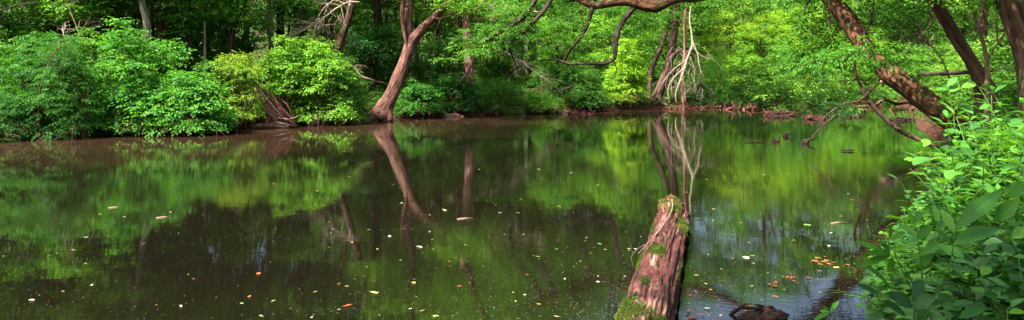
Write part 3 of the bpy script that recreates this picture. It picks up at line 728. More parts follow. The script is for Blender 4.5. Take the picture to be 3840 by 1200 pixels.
# ------------------------------------------------------------------ shrubs of the far bank
def shrub(name, label, cat, x0, x1, ytop, ybot, Y, mat, style, seed, depth=None, group=None, lob=.5, dens=1.0, overhang=.4, tb=.5):
    rgx = np.random.default_rng(seed); e = (x1 - x0) * .07; x0 -= e; x1 += e
    c = W((x0 + x1) / 2, ybot, Y)
    w = (x1 - x0) * S / F * Y; top = W(0, ytop, Y).z; bot = max(W(0, ybot, Y).z, .0)
    depth = depth or max(2.0, w * .75)
    base = Vector((c.x, Y + depth * .5 - overhang, 0)); base.z = gz(base.x, base.y) - .05
    t = thing(name, label, cat, base, group=group)
    h = top - bot
    n = int(dens * (w * h * 1.5 + w * depth * .6) / (lob * lob) * 1.05)
    lb = lobes_dome(w, depth, h, lob, n, rgx)
    lb[:, 2] += bot - base.z
    kw = dict(broad=dict(nspray=30, slen=.34, m=5, L=.115, Wd=.085), narrow=dict(nspray=24, slen=.34, m=9, L=.12, Wd=.034, ang=60, hang=.45),
              small=dict(nspray=38, slen=.25, m=5, L=.075, Wd=.045), fine=dict(nspray=34, slen=.4, m=7, L=.085, Wd=.03, hang=.4), large=dict(nspray=24, slen=.4, m=5, L=.15, Wd=.10))[style]
    mb = MB(); foliage(mb, lb, rng=rgx, tb=tb, **kw); mb.build('foliage', M[mat], t, smooth=False)
    mb = MB()
    for k in range(9):
        tgt = lb[rgx.integers(0, len(lb)), :3]
        s = np.array([rgx.normal(0, .25), rgx.normal(0, .2), 0])
        tube(mb, [s, s * 1.5 + (tgt - s) * .5 + np.array([0, 0, .2]), tgt], [.045, .03, .012], sides=5, step=.4, rough=.05, seed=k)
    for k in range(12):   # low bare twigs under the skirt
        s = np.array([rgx.uniform(-w * .4, w * .4), -depth * .3, bot - base.z + rgx.uniform(.1, .4)])
        twigs(mb, s, (rgx.uniform(-1, 1), -.6, -.15), rgx.uniform(.5, 1.0), .012, 1, rgx, kids=3)
    mb.build('stem', M['twig_red'] if seed % 2 else M['stem_brown'], t)
    return t

sh = [
 ('bank_shrub', 'low feathery growth trailing to the water in the far left corner', -70, 60, 240, 352, 19.6, 'leaf_left', 'narrow', 351, .35),
 ('bank_shrub', 'low arching green shrub trailing over the debris at the start of the river bend', 1815, 1925, 205, 272, 43.8, 'leaf_dark', 'small', 341, .45),
 ('bank_shrub', 'low dark shrub trailing over the waterline behind the mud island', 1920, 2030, 208, 268, 45.6, 'leaf_forest', 'small', 342, .45),
 ('bank_shrub', 'low dark shrub trailing over the waterline right of the mud island', 2020, 2140, 212, 268, 46.6, 'leaf_dark', 'small', 343, .45),
 ('bank_shrub', 'low shaded shrub at the waterline under the leaning trunk', 2130, 2260, 215, 268, 48.0, 'leaf_forest', 'small', 344, .45),
 ('bank_shrub', 'low broad leaved shrub filling the gap under the tall broad leaved one', 300, 470, 215, 330, 21.6, 'leaf_broad', 'broad', 331, .42),
 ('bank_shrub', 'small dark shrub in the shade between the yellowish shrub and the spreading broad leaved one', 470, 570, 150, 300, 24.2, 'leaf_forest', 'broad', 332, .45),
 ('bank_shrub', 'dark shrub behind the two bright green ones', 690, 830, 100, 240, 28.0, 'leaf_forest', 'broad', 333, .5),
 ('bank_shrub', 'large blue green shrub with feathery compound leaves drooping to the water at the left edge', -60, 130, 95, 348, 20.3, 'leaf_left', 'narrow', 301, .5),
 ('bank_shrub', 'blue green feathery shrub second from the left edge, hanging over the water', 95, 215, 118, 345, 20.6, 'leaf_left', 'narrow', 302, .45),
 ('bank_shrub', 'tall broad leaved shrub, widest on the left bank, with a dark hollow under its skirt', 195, 425, 78, 318, 21.9, 'leaf_broad', 'broad', 303, .5),
 ('bank_shrub', 'broad leaved shrub spreading low to the right of the tallest left shrub', 380, 560, 178, 325, 22.0, 'leaf_broad', 'broad', 304, .45),
 ('bank_shrub', 'small leaved shrub behind the feathery shrubs and the tall broad leaved one', 120, 250, 95, 250, 23.3, 'leaf_mid', 'broad', 305, .45),
 ('bank_shrub', 'yellowish green shrub above the brush pile of dead twigs', 520, 640, 125, 300, 23.8, 'leaf_yellow', 'small', 306, .4),
 ('bank_shrub', 'sunlit bright green shrub right above the brush pile', 640, 770, 108, 238, 26.2, 'leaf_bright', 'broad', 307, .42),
 ('bank_shrub', 'bright green rounded shrub left of the grassy clearing', 740, 870, 118, 300, 26.3, 'leaf_bright', 'broad', 308, .45),
 ('bank_shrub', 'feathery shrub drooping to the water just left of the forked tree roots', 832, 915, 172, 303, 27.4, 'leaf_mid', 'fine', 309, .35),
 ('bank_shrub', 'dense dark green shrub just right of the forked trunk', 1000, 1100, 205, 282, 31.2, 'leaf_broad', 'broad', 310, .42),
 ('bank_shrub', 'dark bluish shrub behind the dense one right of the forked trunk', 1075, 1200, 180, 280, 33.6, 'leaf_dark', 'broad', 311, .5),
 ('bank_shrub', 'loose willow like shrub at the waterline under the end of the mossy hanging branch', 1190, 1315, 190, 285, 34.0, 'leaf_mid', 'fine', 312, .42),
 ('bank_shrub', 'low pale green growth on the pink clay ledge of the far bank', 1290, 1410, 232, 280, 35.4, 'leaf_bright', 'small', 313, .35),
 ('bank_shrub', 'rounded bright shrub under the curved hanging branches', 1390, 1515, 168, 268, 37.6, 'leaf_mid', 'broad', 314, .5),
 ('bank_shrub', 'yellow green drooping shrub left of the leaning trunk pair', 1530, 1625, 130, 252, 40.0, 'leaf_lime', 'broad', 315, .45),
 ('bank_shrub', 'dark low shrub in the shaded hollow left of the trunk pair', 1500, 1600, 200, 268, 40.8, 'leaf_dark', 'small', 316, .5),
 ('bank_shrub', 'airy pale green willow like shrub right of the dead hanging branch', 1745, 1870, 120, 258, 44.2, 'leaf_bright', 'fine', 317, .6),
 ('bank_shrub', 'dark low shrub under the airy willow like one', 1700, 1800, 200, 266, 43.6, 'leaf_dark', 'small', 318, .5),
 ('bank_shrub', 'low green shrub at the bend of the far bank', 1860, 1990, 150, 266, 45.6, 'leaf_forest', 'broad', 319, .6),
 ('bank_shrub', 'rounded dark green shrub where the river turns away behind the leaning tree', 1970, 2110, 140, 266, 47.2, 'leaf_dark', 'broad', 320, .6),
 ('bank_shrub', 'shrub by the far inlet seen below the leaning trunk', 2090, 2250, 150, 266, 49.0, 'leaf_forest', 'broad', 321, .65),
]
for nm, lab, x0, x1, yt, yb, Y, mt, st, sd, lo in sh:
    shrub(nm, lab, 'shrub', x0, x1, yt, yb, Y, mt, st, sd, lob=lo, group='shrubs along the far bank', overhang=.9 if sd in (301, 302, 303, 304, 309) else .4, depth=3.4 if sd in (301, 303) else None)
# dark round tree left of the forked tree, and other small trees
def small_tree(label, x0, x1, yt, yb, Y, mat, seed, style='broad', lob=.5, dens=1.2, name='small_tree', tb=.5, group='small leafy trees behind the far bank'):
    rgx = np.random.default_rng(seed)
    w = (x1 - x0) * S / F * Y; a = W((x0 + x1) / 2, yt, Y); b = W((x0 + x1) / 2, yb, Y)
    base = Vector((a.x, Y, 0)); base.z = gz(a.x, Y) - .1
    t = thing(name, label, 'tree', base, group=group)
    h = a.z - b.z; c = (a + b) / 2
    n = int(dens * (w * h * 1.9) / (lob * lob) * .62)
    lb = lobes_crown(c - base, (w / 2, w / 2 * .8, h / 2), lob, n, rgx)
    kw = dict(broad=dict(nspray=26, slen=.4, m=5, L=.13, Wd=.085), small=dict(nspray=34, slen=.32, m=5, L=.09, Wd=.055), large=dict(nspray=22, slen=.5, m=5, L=.17, Wd=.11), fine=dict(nspray=30, slen=.45, m=7, L=.12, Wd=.04, hang=.4))[style]
    mb = MB(); foliage(mb, lb, rng=rgx, tb=tb, **kw); mb.build('crown', M[mat], t, smooth=False)
    mb = MB(); cz = c.z - base.z
    tube(mb, [(0, 0, 0), (rgx.normal(0, .15), rgx.normal(0, .15), cz * .5), (rgx.normal(0, .3), 0, cz + h * .3)], [.1, .08, .03], sides=7, step=.5, rough=.08, seed=seed * .1)
    for k in range(8):
        tgt = lb[rgx.integers(0, len(lb)), :3]; z0 = rgx.uniform(.25, .8) * cz
        tube(mb, [(0, 0, z0), np.array([0, 0, z0 + .3]) + (tgt - np.array([0, 0, z0])) * .5, tgt], [.045, .03, .012], sides=5, step=.4, rough=.05, seed=k)
    mb.build('trunk', M['bark_dark'], t)
    return t
st = [
 ('leafy sunlit tree in front of the dark woods above the leftmost shrub', -40, 70, -50, 92, 25.0, 'leaf_bright', 'broad', .45),
 ('leafy sunlit tree above the second feathery shrub', 130, 235, -60, 70, 25.8, 'leaf_bright', 'broad', .42),
 ('leafy sunlit bough tree above the paired dark stems', 235, 345, -80, 52, 26.4, 'leaf_mid', 'broad', .42),
 ('leafy sunlit tree right of the brown trunk', 425, 500, -60, 95, 27.4, 'leaf_forest', 'broad', .42),
 ('leafy sunlit tree above the yellowish shrub and the snag', 530, 640, -50, 75, 28.5, 'leaf_bright', 'broad', .45),
 ('leafy sunlit tree above the bright green shrub', 690, 800, -70, 70, 31.5, 'leaf_mid', 'broad', .45),
 ('dark green rounded small tree between the slim dark tree and the forked tree', 880, 1010, 65, 185, 34, 'leaf_dark', 'broad', .5),
 ('leafy tree behind the fork of the big tree', 1050, 1190, 90, 215, 37, 'leaf_mid', 'broad', .6),
 ('light green tree between the pinkish trunk and the hanging branches', 1200, 1340, 40, 215, 39, 'leaf_mid', 'broad', .6),
 ('bright layered tree right behind the curved hanging branches', 1330, 1480, 20, 200, 41, 'leaf_bright', 'broad', .6),
 ('bright layered tree left of the trunk pair', 1470, 1640, 0, 190, 45, 'leaf_bright', 'broad', .65),
 ('green tree behind the trunk pair and the dead hanging branch', 1620, 1760, 10, 220, 49, 'leaf_mid', 'broad', .7),
 ('glowing lime tree right of the dead hanging branch', 1770, 1905, -10, 200, 54, 'leaf_lime', 'fine', .75),
 ('tallest glowing lime tree at the bend of the river', 1850, 1990, 8, 220, 57, 'leaf_lime', 'fine', .75),
 ('lime green tree behind the bend, right of the tallest one', 1940, 2090, 20, 230, 60, 'leaf_lime', 'broad', .8),
 ('lime tree shining through behind the big leaning trunk', 2060, 2220, 60, 250, 58, 'leaf_lime', 'broad', .8),
 ('bright tree seen under the big leaning trunk', 2180, 2340, 110, 262, 56, 'leaf_bright', 'broad', .8),
 ('dark tree behind the bend, far right of the inlet', 2300, 2460, 60, 262, 58, 'leaf_mid', 'broad', .8),
 ('yellow green leafy tree at the top left edge of the woods', -20, 110, -30, 105, 27.5, 'leaf_mid', 'broad', .55),
 ('yellow green leafy tree above the far left shrub', 80, 240, -60, 75, 28.5, 'leaf_mid', 'broad', .55),
 ('leafy tree around the paired dark stems', 250, 350, -40, 85, 34, 'leaf_forest', 'broad', .6),
 ('leafy tree with branches over the pale grey trunk', 385, 500, -60, 60, 29, 'leaf_mid', 'broad', .5),
 ('shaded leafy tree above the short pale snag', 450, 600, -30, 110, 36, 'leaf_forest', 'broad', .6),
 ('small leaved tree above the yellowish shrub', 545, 680, 10, 150, 30, 'leaf_forest', 'small', .5),
 ('green tree behind the whitish trunk', 630, 800, -20, 115, 39, 'leaf_mid', 'broad', .6),
 ('green tree behind the bare dead branches', 760, 900, -20, 130, 41, 'leaf_mid', 'broad', .6),
 ('green tree behind the slim dark tree', 880, 1050, -30, 90, 43, 'leaf_mid', 'broad', .65),
 ('shaded tree deep in the left woods behind the paired stems', 130, 330, 20, 150, 40, 'leaf_forest', 'large', .8),
 ('shaded tree deep in the left woods right of the brown trunk', 400, 600, 20, 160, 42, 'leaf_forest', 'large', .8),
]
for i, (lab, x0, x1, yt, yb, Y, mt, sty, lo) in enumerate(st):
    small_tree(lab, x0, x1, yt, yb, Y, mt, 400 + i, sty, lo)

# ------------------------------------------------------------------ tall forest behind (prototypes copied)
def proto_tree(seed, h, rad, mat, bark, n=90, zc=.62, L=.2, lean=0):
    rgx = np.random.default_rng(seed)
    mbt = MB(); x = lean
    tube(mbt, [(0, 0, -.3), (x * .3, 0, h * .3), (x * .8, .1, h * .6), (x, 0, h * .92)], [.22, .17, .12, .04], sides=8, step=.8, rough=.08, seed=seed * .3)
    lb = lobes_crown((x * .8, 0, h * zc), (rad, rad, h * (1 - zc) * 1.02), 1.0, n, rgx)
    for k in range(10):
        tgt = lb[rgx.integers(0, len(lb)), :3]; z0 = rgx.uniform(.3, .7) * h
        tube(mbt, [(x * z0 / h, 0, z0), np.array([0, 0, z0 + .5]) + (tgt - np.array([0, 0, z0])) * .5, tgt], [.07, .05, .02], sides=5, step=.7, rough=.05, seed=k)
    mbc = MB(); foliage(mbc, lb, 20, .55, 5, L, L * .62, rgx)
    return mbt.data('trunk', M[bark]), mbc.data('crown', M[mat], False)
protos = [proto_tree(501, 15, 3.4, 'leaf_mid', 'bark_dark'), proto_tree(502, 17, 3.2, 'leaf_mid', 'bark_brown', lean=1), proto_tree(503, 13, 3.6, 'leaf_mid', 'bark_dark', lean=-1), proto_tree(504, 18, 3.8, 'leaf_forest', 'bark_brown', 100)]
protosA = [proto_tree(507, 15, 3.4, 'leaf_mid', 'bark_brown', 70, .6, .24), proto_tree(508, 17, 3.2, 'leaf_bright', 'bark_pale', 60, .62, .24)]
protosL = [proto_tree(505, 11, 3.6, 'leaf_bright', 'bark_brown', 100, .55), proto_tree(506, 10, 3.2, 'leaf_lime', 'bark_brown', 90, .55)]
bush_p = []
for sd, mt in ((601, 'leaf_forest'), (602, 'leaf_mid'), (603, 'leaf_bright')):
    rgx = np.random.default_rng(sd); mb = MB(); lb = lobes_dome(4.0, 4.0, 3.6, .6, 70, rgx)
    foliage(mb, lb, 22, .42, 5, .15, .09, rgx); c = mb.data('foliage', M[mt], False)
    mb = MB()
    for k in range(10):
        tgt = lb[rgx.integers(0, len(lb)), :3]; tube(mb, [(0, 0, -.1), tgt * .5, tgt], [.04, .03, .01], sides=5, step=.5, rough=.05, seed=k)
    bush_p.append((mb.data('stem', M['stem_brown']), c))

def place(pr, names, name, label, cat, x, y, sc, rz, group, dz=0.0):
    t = thing(name, label, cat, (x, y, gz(x, y) + dz), rz, group, (sc, sc, sc * random.uniform(.9, 1.1)))
    link(bpy.data.objects.new(names[0], pr[0]), t); link(bpy.data.objects.new(names[1], pr[1]), t)
    return t
ORD = ['first', 'second', 'third', 'fourth', 'fifth', 'sixth', 'seventh', 'eighth', 'ninth', 'tenth', 'eleventh', 'twelfth', 'thirteenth', 'fourteenth', 'fifteenth', 'sixteenth', 'seventeenth', 'eighteenth', 'nineteenth', 'twentieth',
       'twenty first', 'twenty second', 'twenty third', 'twenty fourth', 'twenty fifth', 'twenty sixth', 'twenty seventh', 'twenty eighth', 'twenty ninth', 'thirtieth']
def bank_point(u):
    """point at arc length u along FAR from index 2, and outward normal"""
    P = FAR[2:]; seg = np.linalg.norm(np.diff(P, axis=0), axis=1); cs = np.concatenate([[0], np.cumsum(seg)])
    i = int(np.clip(np.searchsorted(cs, u) - 1, 0, len(seg) - 1)); t = (u - cs[i]) / seg[i]
    p = P[i] + (P[i + 1] - P[i]) * t; d = (P[i + 1] - P[i]) / seg[i]
    return p, np.array([-d[1], d[0]])
rg = np.random.default_rng(909)
rows = [('front', 10.0, 3.9, 0), ('middle', 15, 4.2, 1), ('rear', 21.0, 4.6, 2)]
for rname, off, step, ri in rows:
    lst = []
    u = -6 if ri else -4
    while u < 92:
        p, nn = bank_point(max(0, u)); p = p + nn * (off + rg.uniform(-1.3, 1.3) + (3.5 if 1100 < 1920 + p[0] / p[1] * F < 3200 else 0)) + rg.normal(0, .6, 2) + (np.array([-1, -.5]) * -u if u < 0 else 0)
        u += step * rg.uniform(.85, 1.2)
        px = 1920 + p[0] / p[1] * F
        lst.append((px, p))
    lst.sort(key=lambda a: a[0])
    kL = kR = 0
    for px, p in lst:
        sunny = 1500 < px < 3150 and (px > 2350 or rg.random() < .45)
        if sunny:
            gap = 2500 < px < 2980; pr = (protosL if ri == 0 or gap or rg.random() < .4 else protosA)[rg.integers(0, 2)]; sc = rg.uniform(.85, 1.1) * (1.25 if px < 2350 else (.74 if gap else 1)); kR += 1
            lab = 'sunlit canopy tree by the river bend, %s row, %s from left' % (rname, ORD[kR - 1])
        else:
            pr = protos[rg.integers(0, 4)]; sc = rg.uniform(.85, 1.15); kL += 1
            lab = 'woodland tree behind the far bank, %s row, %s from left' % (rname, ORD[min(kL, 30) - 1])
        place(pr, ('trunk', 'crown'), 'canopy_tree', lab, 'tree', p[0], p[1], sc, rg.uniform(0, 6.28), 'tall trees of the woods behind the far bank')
lst = []
u = 0
while u < 84:
    p, nn = bank_point(u)
    for off in (5.5, 10):
        q = p + nn * (off + rg.uniform(-1, 1)) + rg.normal(0, .8, 2); lst.append((1920 + q[0] / q[1] * F, q, off))
    u += 4.6
lst.sort(key=lambda a: a[0]); cnt = {5.5: 0, 10: 0}
for px, q, off in lst:
    cnt[off] += 1
    pr = bush_p[0 if px < 700 else (rg.integers(0, 2) if px < 1500 else rg.integers(1, 3))]
    place(pr, ('stem', 'foliage'), 'understory_shrub', 'understory shrub of the far bank, %s line, %s from left' % ('nearer' if off == 5.5 else 'farther', ORD[cnt[off] - 1]), 'shrub', q[0], q[1], rg.uniform(.7, 1.1), rg.uniform(0, 6.28), 'understory shrubs behind the far bank')
# unseen tree added behind the camera so its crown shades the right bank foot
bt = place(protos[0], ('trunk', 'crown'), 'unseen_shade_tree', 'unseen tree added behind the viewer to shade the right bank', 'tree', -3.0, -1.8, .8, .4, None)
for i, (x, y, k, q) in enumerate([(-6, -4, 1, 1.05), (-11, -6, 3, 1.0), (-16, -9, 0, 1.1), (-22, -11, 3, 1.1), (-3, -7, 3, 1.1), (4, -3, 0, 1.0), (-30, -13, 1, 1.1)]):
    place(protos[k], ('trunk', 'crown'), 'canopy_tree', 'tall tree of the near shore behind the viewer, %s from the left' % ORD[sorted([-6, -11, -16, -22, -3, 4, -30]).index(x)], 'tree', x, y, q, i, 'tall trees of the near shore')
for i, (x, y, k, q) in enumerate([(-13.2, 38, 0, 1.15), (-10.6, 33.5, 3, 1.0), (1.6, 50, 3, 1.1), (3.8, 54, 1, 1.2), (-2.5, 48, 0, 1.1)]):
    place(protos[k], ('trunk', 'crown'), 'canopy_tree', ['tall crowded woodland tree behind the dead branches, farther one', 'tall crowded woodland tree behind the dead branches, nearer one', 'tall woodland tree behind the curved hanging branches, nearer one', 'tall woodland tree behind the curved hanging branches, farther one', 'tall woodland tree just left of the curved hanging branches'][i], 'tree', x, y, q, i, 'tall trees of the woods behind the far bank')
# right bank woods
for i, (x, y, k, q) in enumerate([(17, 60, 0, .62), (20, 58, 1, .6), (23.5, 62, 0, 1.2), (14, 56, 1, .9), (11, 54, 0, 1.25), (8, 52, 1, 1.35), (26, 64, 1, 1.1), (5.5, 58, 0, 1.4)]):
    place(protosA[k], ('trunk', 'crown'), 'airy_tree', 'loose crowned airy tree above the bend, %s from the left' % ORD[sorted([17/60, 20/58, 23.5/62, 14/56, 11/54, 8/52, 26/64, 5.5/58]).index(x/y)], 'tree', x, y, q, i, 'loose crowned trees behind the bend')
rb = [(19, 22, 0, 1.0), (24, 25, 3, 1), (17.5, 17, 2, .9), (22, 31, 1, 1), (27, 35, 0, 1), (29, 27, 3, 1.1), (33, 38, 2, 1), (21, 14, 1, 1), (36, 31, 3, 1.1), (27, 19, 0, 1.1), (40, 42, 1, 1), (15, 10, 3, .9), (34, 22, 2, 1), (44, 36, 0, 1), (50, 45, 1, 1), (20, 7, 0, 1)]
rb.sort(key=lambda a: a[0] / a[1])
for i, (x, y, k, sc) in enumerate(rb):
    place(protos[k], ('trunk', 'crown'), 'canopy_tree', 'tall woodland tree of the right bank, %s from the left behind the big leaning tree' % ORD[i], 'tree', x, y, sc, rg.uniform(0, 6.28), 'tall trees of the right bank')
rs = [(16.8, 24), (18.6, 27.5), (21, 31), (17.5, 21), (20.5, 24), (23, 28), (25, 33), (16.5, 17.5), (19.5, 18.5), (23.5, 21), (27, 30), (30, 37), (14.8, 13), (18, 14), (22, 15.5), (34, 41), (12.5, 9.5), (16, 9), (27.5, 24), (13.8, 16.6)]
rs.sort(key=lambda a: a[0] / a[1])
for i, (x, y) in enumerate(rs):
    place(bush_p[rg.integers(0, 3) * 0 + (1 if i % 4 == 3 else 0)], ('stem', 'foliage'), 'understory_shrub', 'understory shrub of the right bank woods, %s from the left' % ORD[i], 'shrub', x, y, rg.uniform(.6, .95), rg.uniform(0, 6.28), 'understory shrubs of the right bank')

inl = [(14.6, 21.5, .3), (15.9, 24.5, .34), (17.4, 27.5, .36), (19.0, 30.2, .4), (20.8, 33.2, .45), (23.4, 36.2, .5), (26.2, 39.2, .5), (29.5, 42.2, .55), (34, 45.2, .6), (40, 47.6, .6), (13.4, 19.0, .28), (46, 49.5, .6)]
inl.sort(key=lambda a: a[0] / a[1])
for i, (x, y, sc) in enumerate(inl):
    place(bush_p[[1, 2, 1, 0][i % 4]], ('stem', 'foliage'), 'waterside_shrub', 'low waterside shrub along the right bank inlet, %s from the left' % ORD[i], 'shrub', x + 1.0, y - .4, sc, rg.uniform(0, 6.28), 'waterside shrubs of the inlet')
mb = MB(); rgx = np.random.default_rng(717); n = 2600; O = []
P_ = NEAR[2:9]
while len(O) < n:
    i = rgx.integers(0, len(P_) - 1); t_ = rgx.random(); p = P_[i] + (P_[i + 1] - P_[i]) * t_; d_ = P_[i + 1] - P_[i]; d_ = d_ / np.linalg.norm(d_); q = p + np.array([-d_[1], d_[0]]) * (rgx.exponential(2.2) + .1)
    if inside(np.array([q[0]]), np.array([q[1]]), RIV)[0]: continue
    O.append((q[0], q[1]))
O = np.array(O); z = height(O[:, 0], O[:, 1]); O = np.column_stack([O, z + rgx.uniform(0, .35, n)])
D = np.column_stack([rgx.normal(0, 1, (n, 2)), rgx.uniform(.1, 1.0, n)])
sprays(mb, O, D, np.tile([0, 0, 1.0], (n, 1)) + rgx.normal(0, .4, (n, 3)), .35, 5, .12, .06, rgx, tb=.4, tv=.4)
meta(mb.build('inlet_undergrowth', M['leaf_mid'], smooth=False), 'low green weeds covering the right bank along the inlet', 'ground cover', kind='stuff')

# far woods as one mass
mb = MB(); rgx = np.random.default_rng(808); L_ = []
for k in range(2000):
    u = rgx.uniform(0, 120); p, nn = bank_point(min(u, 100)); q = p + nn * rgx.uniform(24, 36) + rgx.normal(0, 2, 2) + (np.array([1, .3]) * (u - 100) if u > 100 else 0)
    z = gz(q[0], q[1]) + rgx.uniform(.5, 1) ** 1 * rgx.uniform(0, 15); r = rgx.uniform(1.0, 1.9); L_.append((q[0], q[1], z, r, r, r * .6))
for k in range(700):
    x = rgx.uniform(24, 75); y = rgx.uniform(6, 44)
    if np.hypot(x - 20, y - 20) < 22: continue
    if inside(np.array([x]), np.array([y]), RIV)[0]: continue
    r = rgx.uniform(1.0, 1.9); L_.append((x, y, gz(x, y) + rgx.uniform(0, 13), r, r, r * .6))
foliage(mb, np.array(L_), 22, .8, 4, .36, .22, rgx)
meta(mb.build('distant_woods', M['leaf_forest'], smooth=False), 'dense green mass of far woods closing the view behind the standing trees', 'woods', kind='stuff')

# undergrowth of the far bank
mb = MB(); rgx = np.random.default_rng(707); n = 12000
O = []; 
while len(O) < n:
    u = rgx.uniform(0, 90); p, nn = bank_point(u); q = p + nn * (rgx.exponential(3.2) + .35 if rgx.random() < .6 else rgx.exponential(.5) + .02); O.append((q[0], q[1]))
O = np.array(O); z = height(O[:, 0], O[:, 1]); O = np.column_stack([O, z + rgx.uniform(.0, .35, n)])
D = np.column_stack([rgx.normal(0, 1, (n, 2)), rgx.uniform(.1, 1.0, n)])
sprays(mb, O, D, np.tile([0, 0, 1.0], (n, 1)) + rgx.normal(0, .4, (n, 3)), .35, 5, .12, .06, rgx, tb=.5, tv=.4)
meta(mb.build('bank_undergrowth', M['leaf_mid'], smooth=False), 'low green weeds and grass covering the far bank under the shrubs', 'ground cover', kind='stuff')

#PART2
# ------------------------------------------------------------------ the fallen log
def Yw(y): return 4504.0 / (y * S - 300)
def logmat():
    m, nt, out = newmat('rotten_log'); L = nt.links.new
    at = N(nt, 'ShaderNodeAttribute', attribute_name='bk')
    mp = N(nt, 'ShaderNodeMapping'); mp.inputs['Scale'].default_value = (1, 1, .55); L(at.outputs['Vector'], mp.inputs['Vector'])
    n1 = N(nt, 'ShaderNodeTexNoise', i_Scale=17, i_Detail=8, i_Roughness=.7); L(mp.outputs[0], n1.inputs['Vector']); n1.inputs['Distortion'].default_value = .3
    n2 = N(nt, 'ShaderNodeTexNoise', i_Scale=6, i_Detail=4, i_Roughness=.6); L(at.outputs['Vector'], n2.inputs['Vector'])
    tc = N(nt, 'ShaderNodeTexCoord')
    n3 = N(nt, 'ShaderNodeTexNoise', i_Scale=30, i_Detail=6, i_Roughness=.75); L(tc.outputs['Object'], n3.inputs['Vector'])
    n4 = N(nt, 'ShaderNodeTexNoise', i_Scale=2.4, i_Detail=4); L(tc.outputs['Object'], n4.inputs['Vector'])
    red = ramp(nt, n3.outputs['Fac'], [(.36, (.018, .004, .003)), (.5, (.075, .019, .015)), (.68, (.19, .065, .052))])
    pale = ramp(nt, n1.outputs['Fac'], [(.36, (.012, .005, .004)), (.45, (.07, .024, .018)), (.56, (.20, .095, .07)), (.7, (.44, .28, .21))])
    f = N(nt, 'ShaderNodeMapRange', clamp=True); L(n2.outputs['Fac'], f.inputs[0]); f.inputs[1].default_value = .49; f.inputs[2].default_value = .55
    spx = N(nt, 'ShaderNodeSeparateXYZ'); L(tc.outputs['Object'], spx.inputs[0])
    fy = N(nt, 'ShaderNodeMapRange', clamp=True); L(spx.outputs['Y'], fy.inputs[0]); fy.inputs[1].default_value = 5.2; fy.inputs[2].default_value = 4.0
    fm = N(nt, 'ShaderNodeMath', operation='MULTIPLY'); L(f.outputs[0], fm.inputs[0]); L(fy.outputs[0], fm.inputs[1])
    mx = N(nt, 'ShaderNodeMix', data_type='RGBA'); L(fm.outputs[0], mx.inputs['Factor']); L(red, mx.inputs['A']); L(pale, mx.inputs['B'])
    n5 = N(nt, 'ShaderNodeTexNoise', i_Scale=34, i_Detail=4, i_Roughness=.6); L(mp.outputs[0], n5.inputs['Vector'])
    ck = N(nt, 'ShaderNodeMapRange', clamp=True); L(n5.outputs['Fac'], ck.inputs[0]); ck.inputs[1].default_value = .47; ck.inputs[2].default_value = .40
    mk = N(nt, 'ShaderNodeMix', data_type='RGBA'); L(ck.outputs[0], mk.inputs['Factor']); L(mx.outputs['Result'], mk.inputs['A']); mk.inputs['B'].default_value = (.014, .005, .004, 1)
    mx = mk
    # wet dark band next to the water
    geo = N(nt, 'ShaderNodeNewGeometry'); sp = N(nt, 'ShaderNodeSeparateXYZ'); L(geo.outputs['Position'], sp.inputs[0])
    wz = N(nt, 'ShaderNodeMapRange', clamp=True); L(sp.outputs['Z'], wz.inputs[0]); wz.inputs[1].default_value = .11; wz.inputs[2].default_value = .03
    m2 = N(nt, 'ShaderNodeMix', data_type='RGBA'); L(wz.outputs[0], m2.inputs['Factor']); L(mx.outputs['Result'], m2.inputs['A']); m2.inputs['B'].default_value = (.02, .009, .006, 1)
    p = N(nt, 'ShaderNodeBsdfPrincipled', i_Roughness=.82); p.inputs['Specular IOR Level'].default_value = .25
    L(m2.outputs['Result'], p.inputs['Base Color'])
    ad = N(nt, 'ShaderNodeMath', operation='ADD'); L(n1.outputs['Fac'], ad.inputs[0]); L(n3.outputs['Fac'], ad.inputs[1])
    bp = N(nt, 'ShaderNodeBump', i_Strength=.9, i_Distance=.025); L(ad.outputs[0], bp.inputs['Height']); L(bp.outputs[0], p.inputs['Normal'])
    L(p.outputs[0], out.inputs['Surface'])
    return m
M['log'] = logmat()
M['moss'] = leafmat('moss', (.025, .05, .005), (.05, .095, .009), (.10, .15, .018), trans=.25, rough=.8, spec=.1)
M['leaf_yellow_dead'] = leafmat('leaf_yellow_dead', (.24, .20, .05), (.36, .30, .09), (.42, .37, .17), trans=.15, rough=.6)
M['leaf_orange_dead'] = leafmat('leaf_orange_dead', (.15, .04, .015), (.28, .09, .03), (.36, .16, .06), trans=.12, rough=.6)
M['leaf_white_dead'] = leafmat('leaf_white_dead', (.26, .26, .20), (.36, .36, .30), (.45, .45, .40), trans=.1, rough=.5)
M['leaf_green_float'] = leafmat('leaf_green_float', (.06, .20, .02), (.10, .28, .04), (.2, .32, .08), trans=.1, rough=.5)

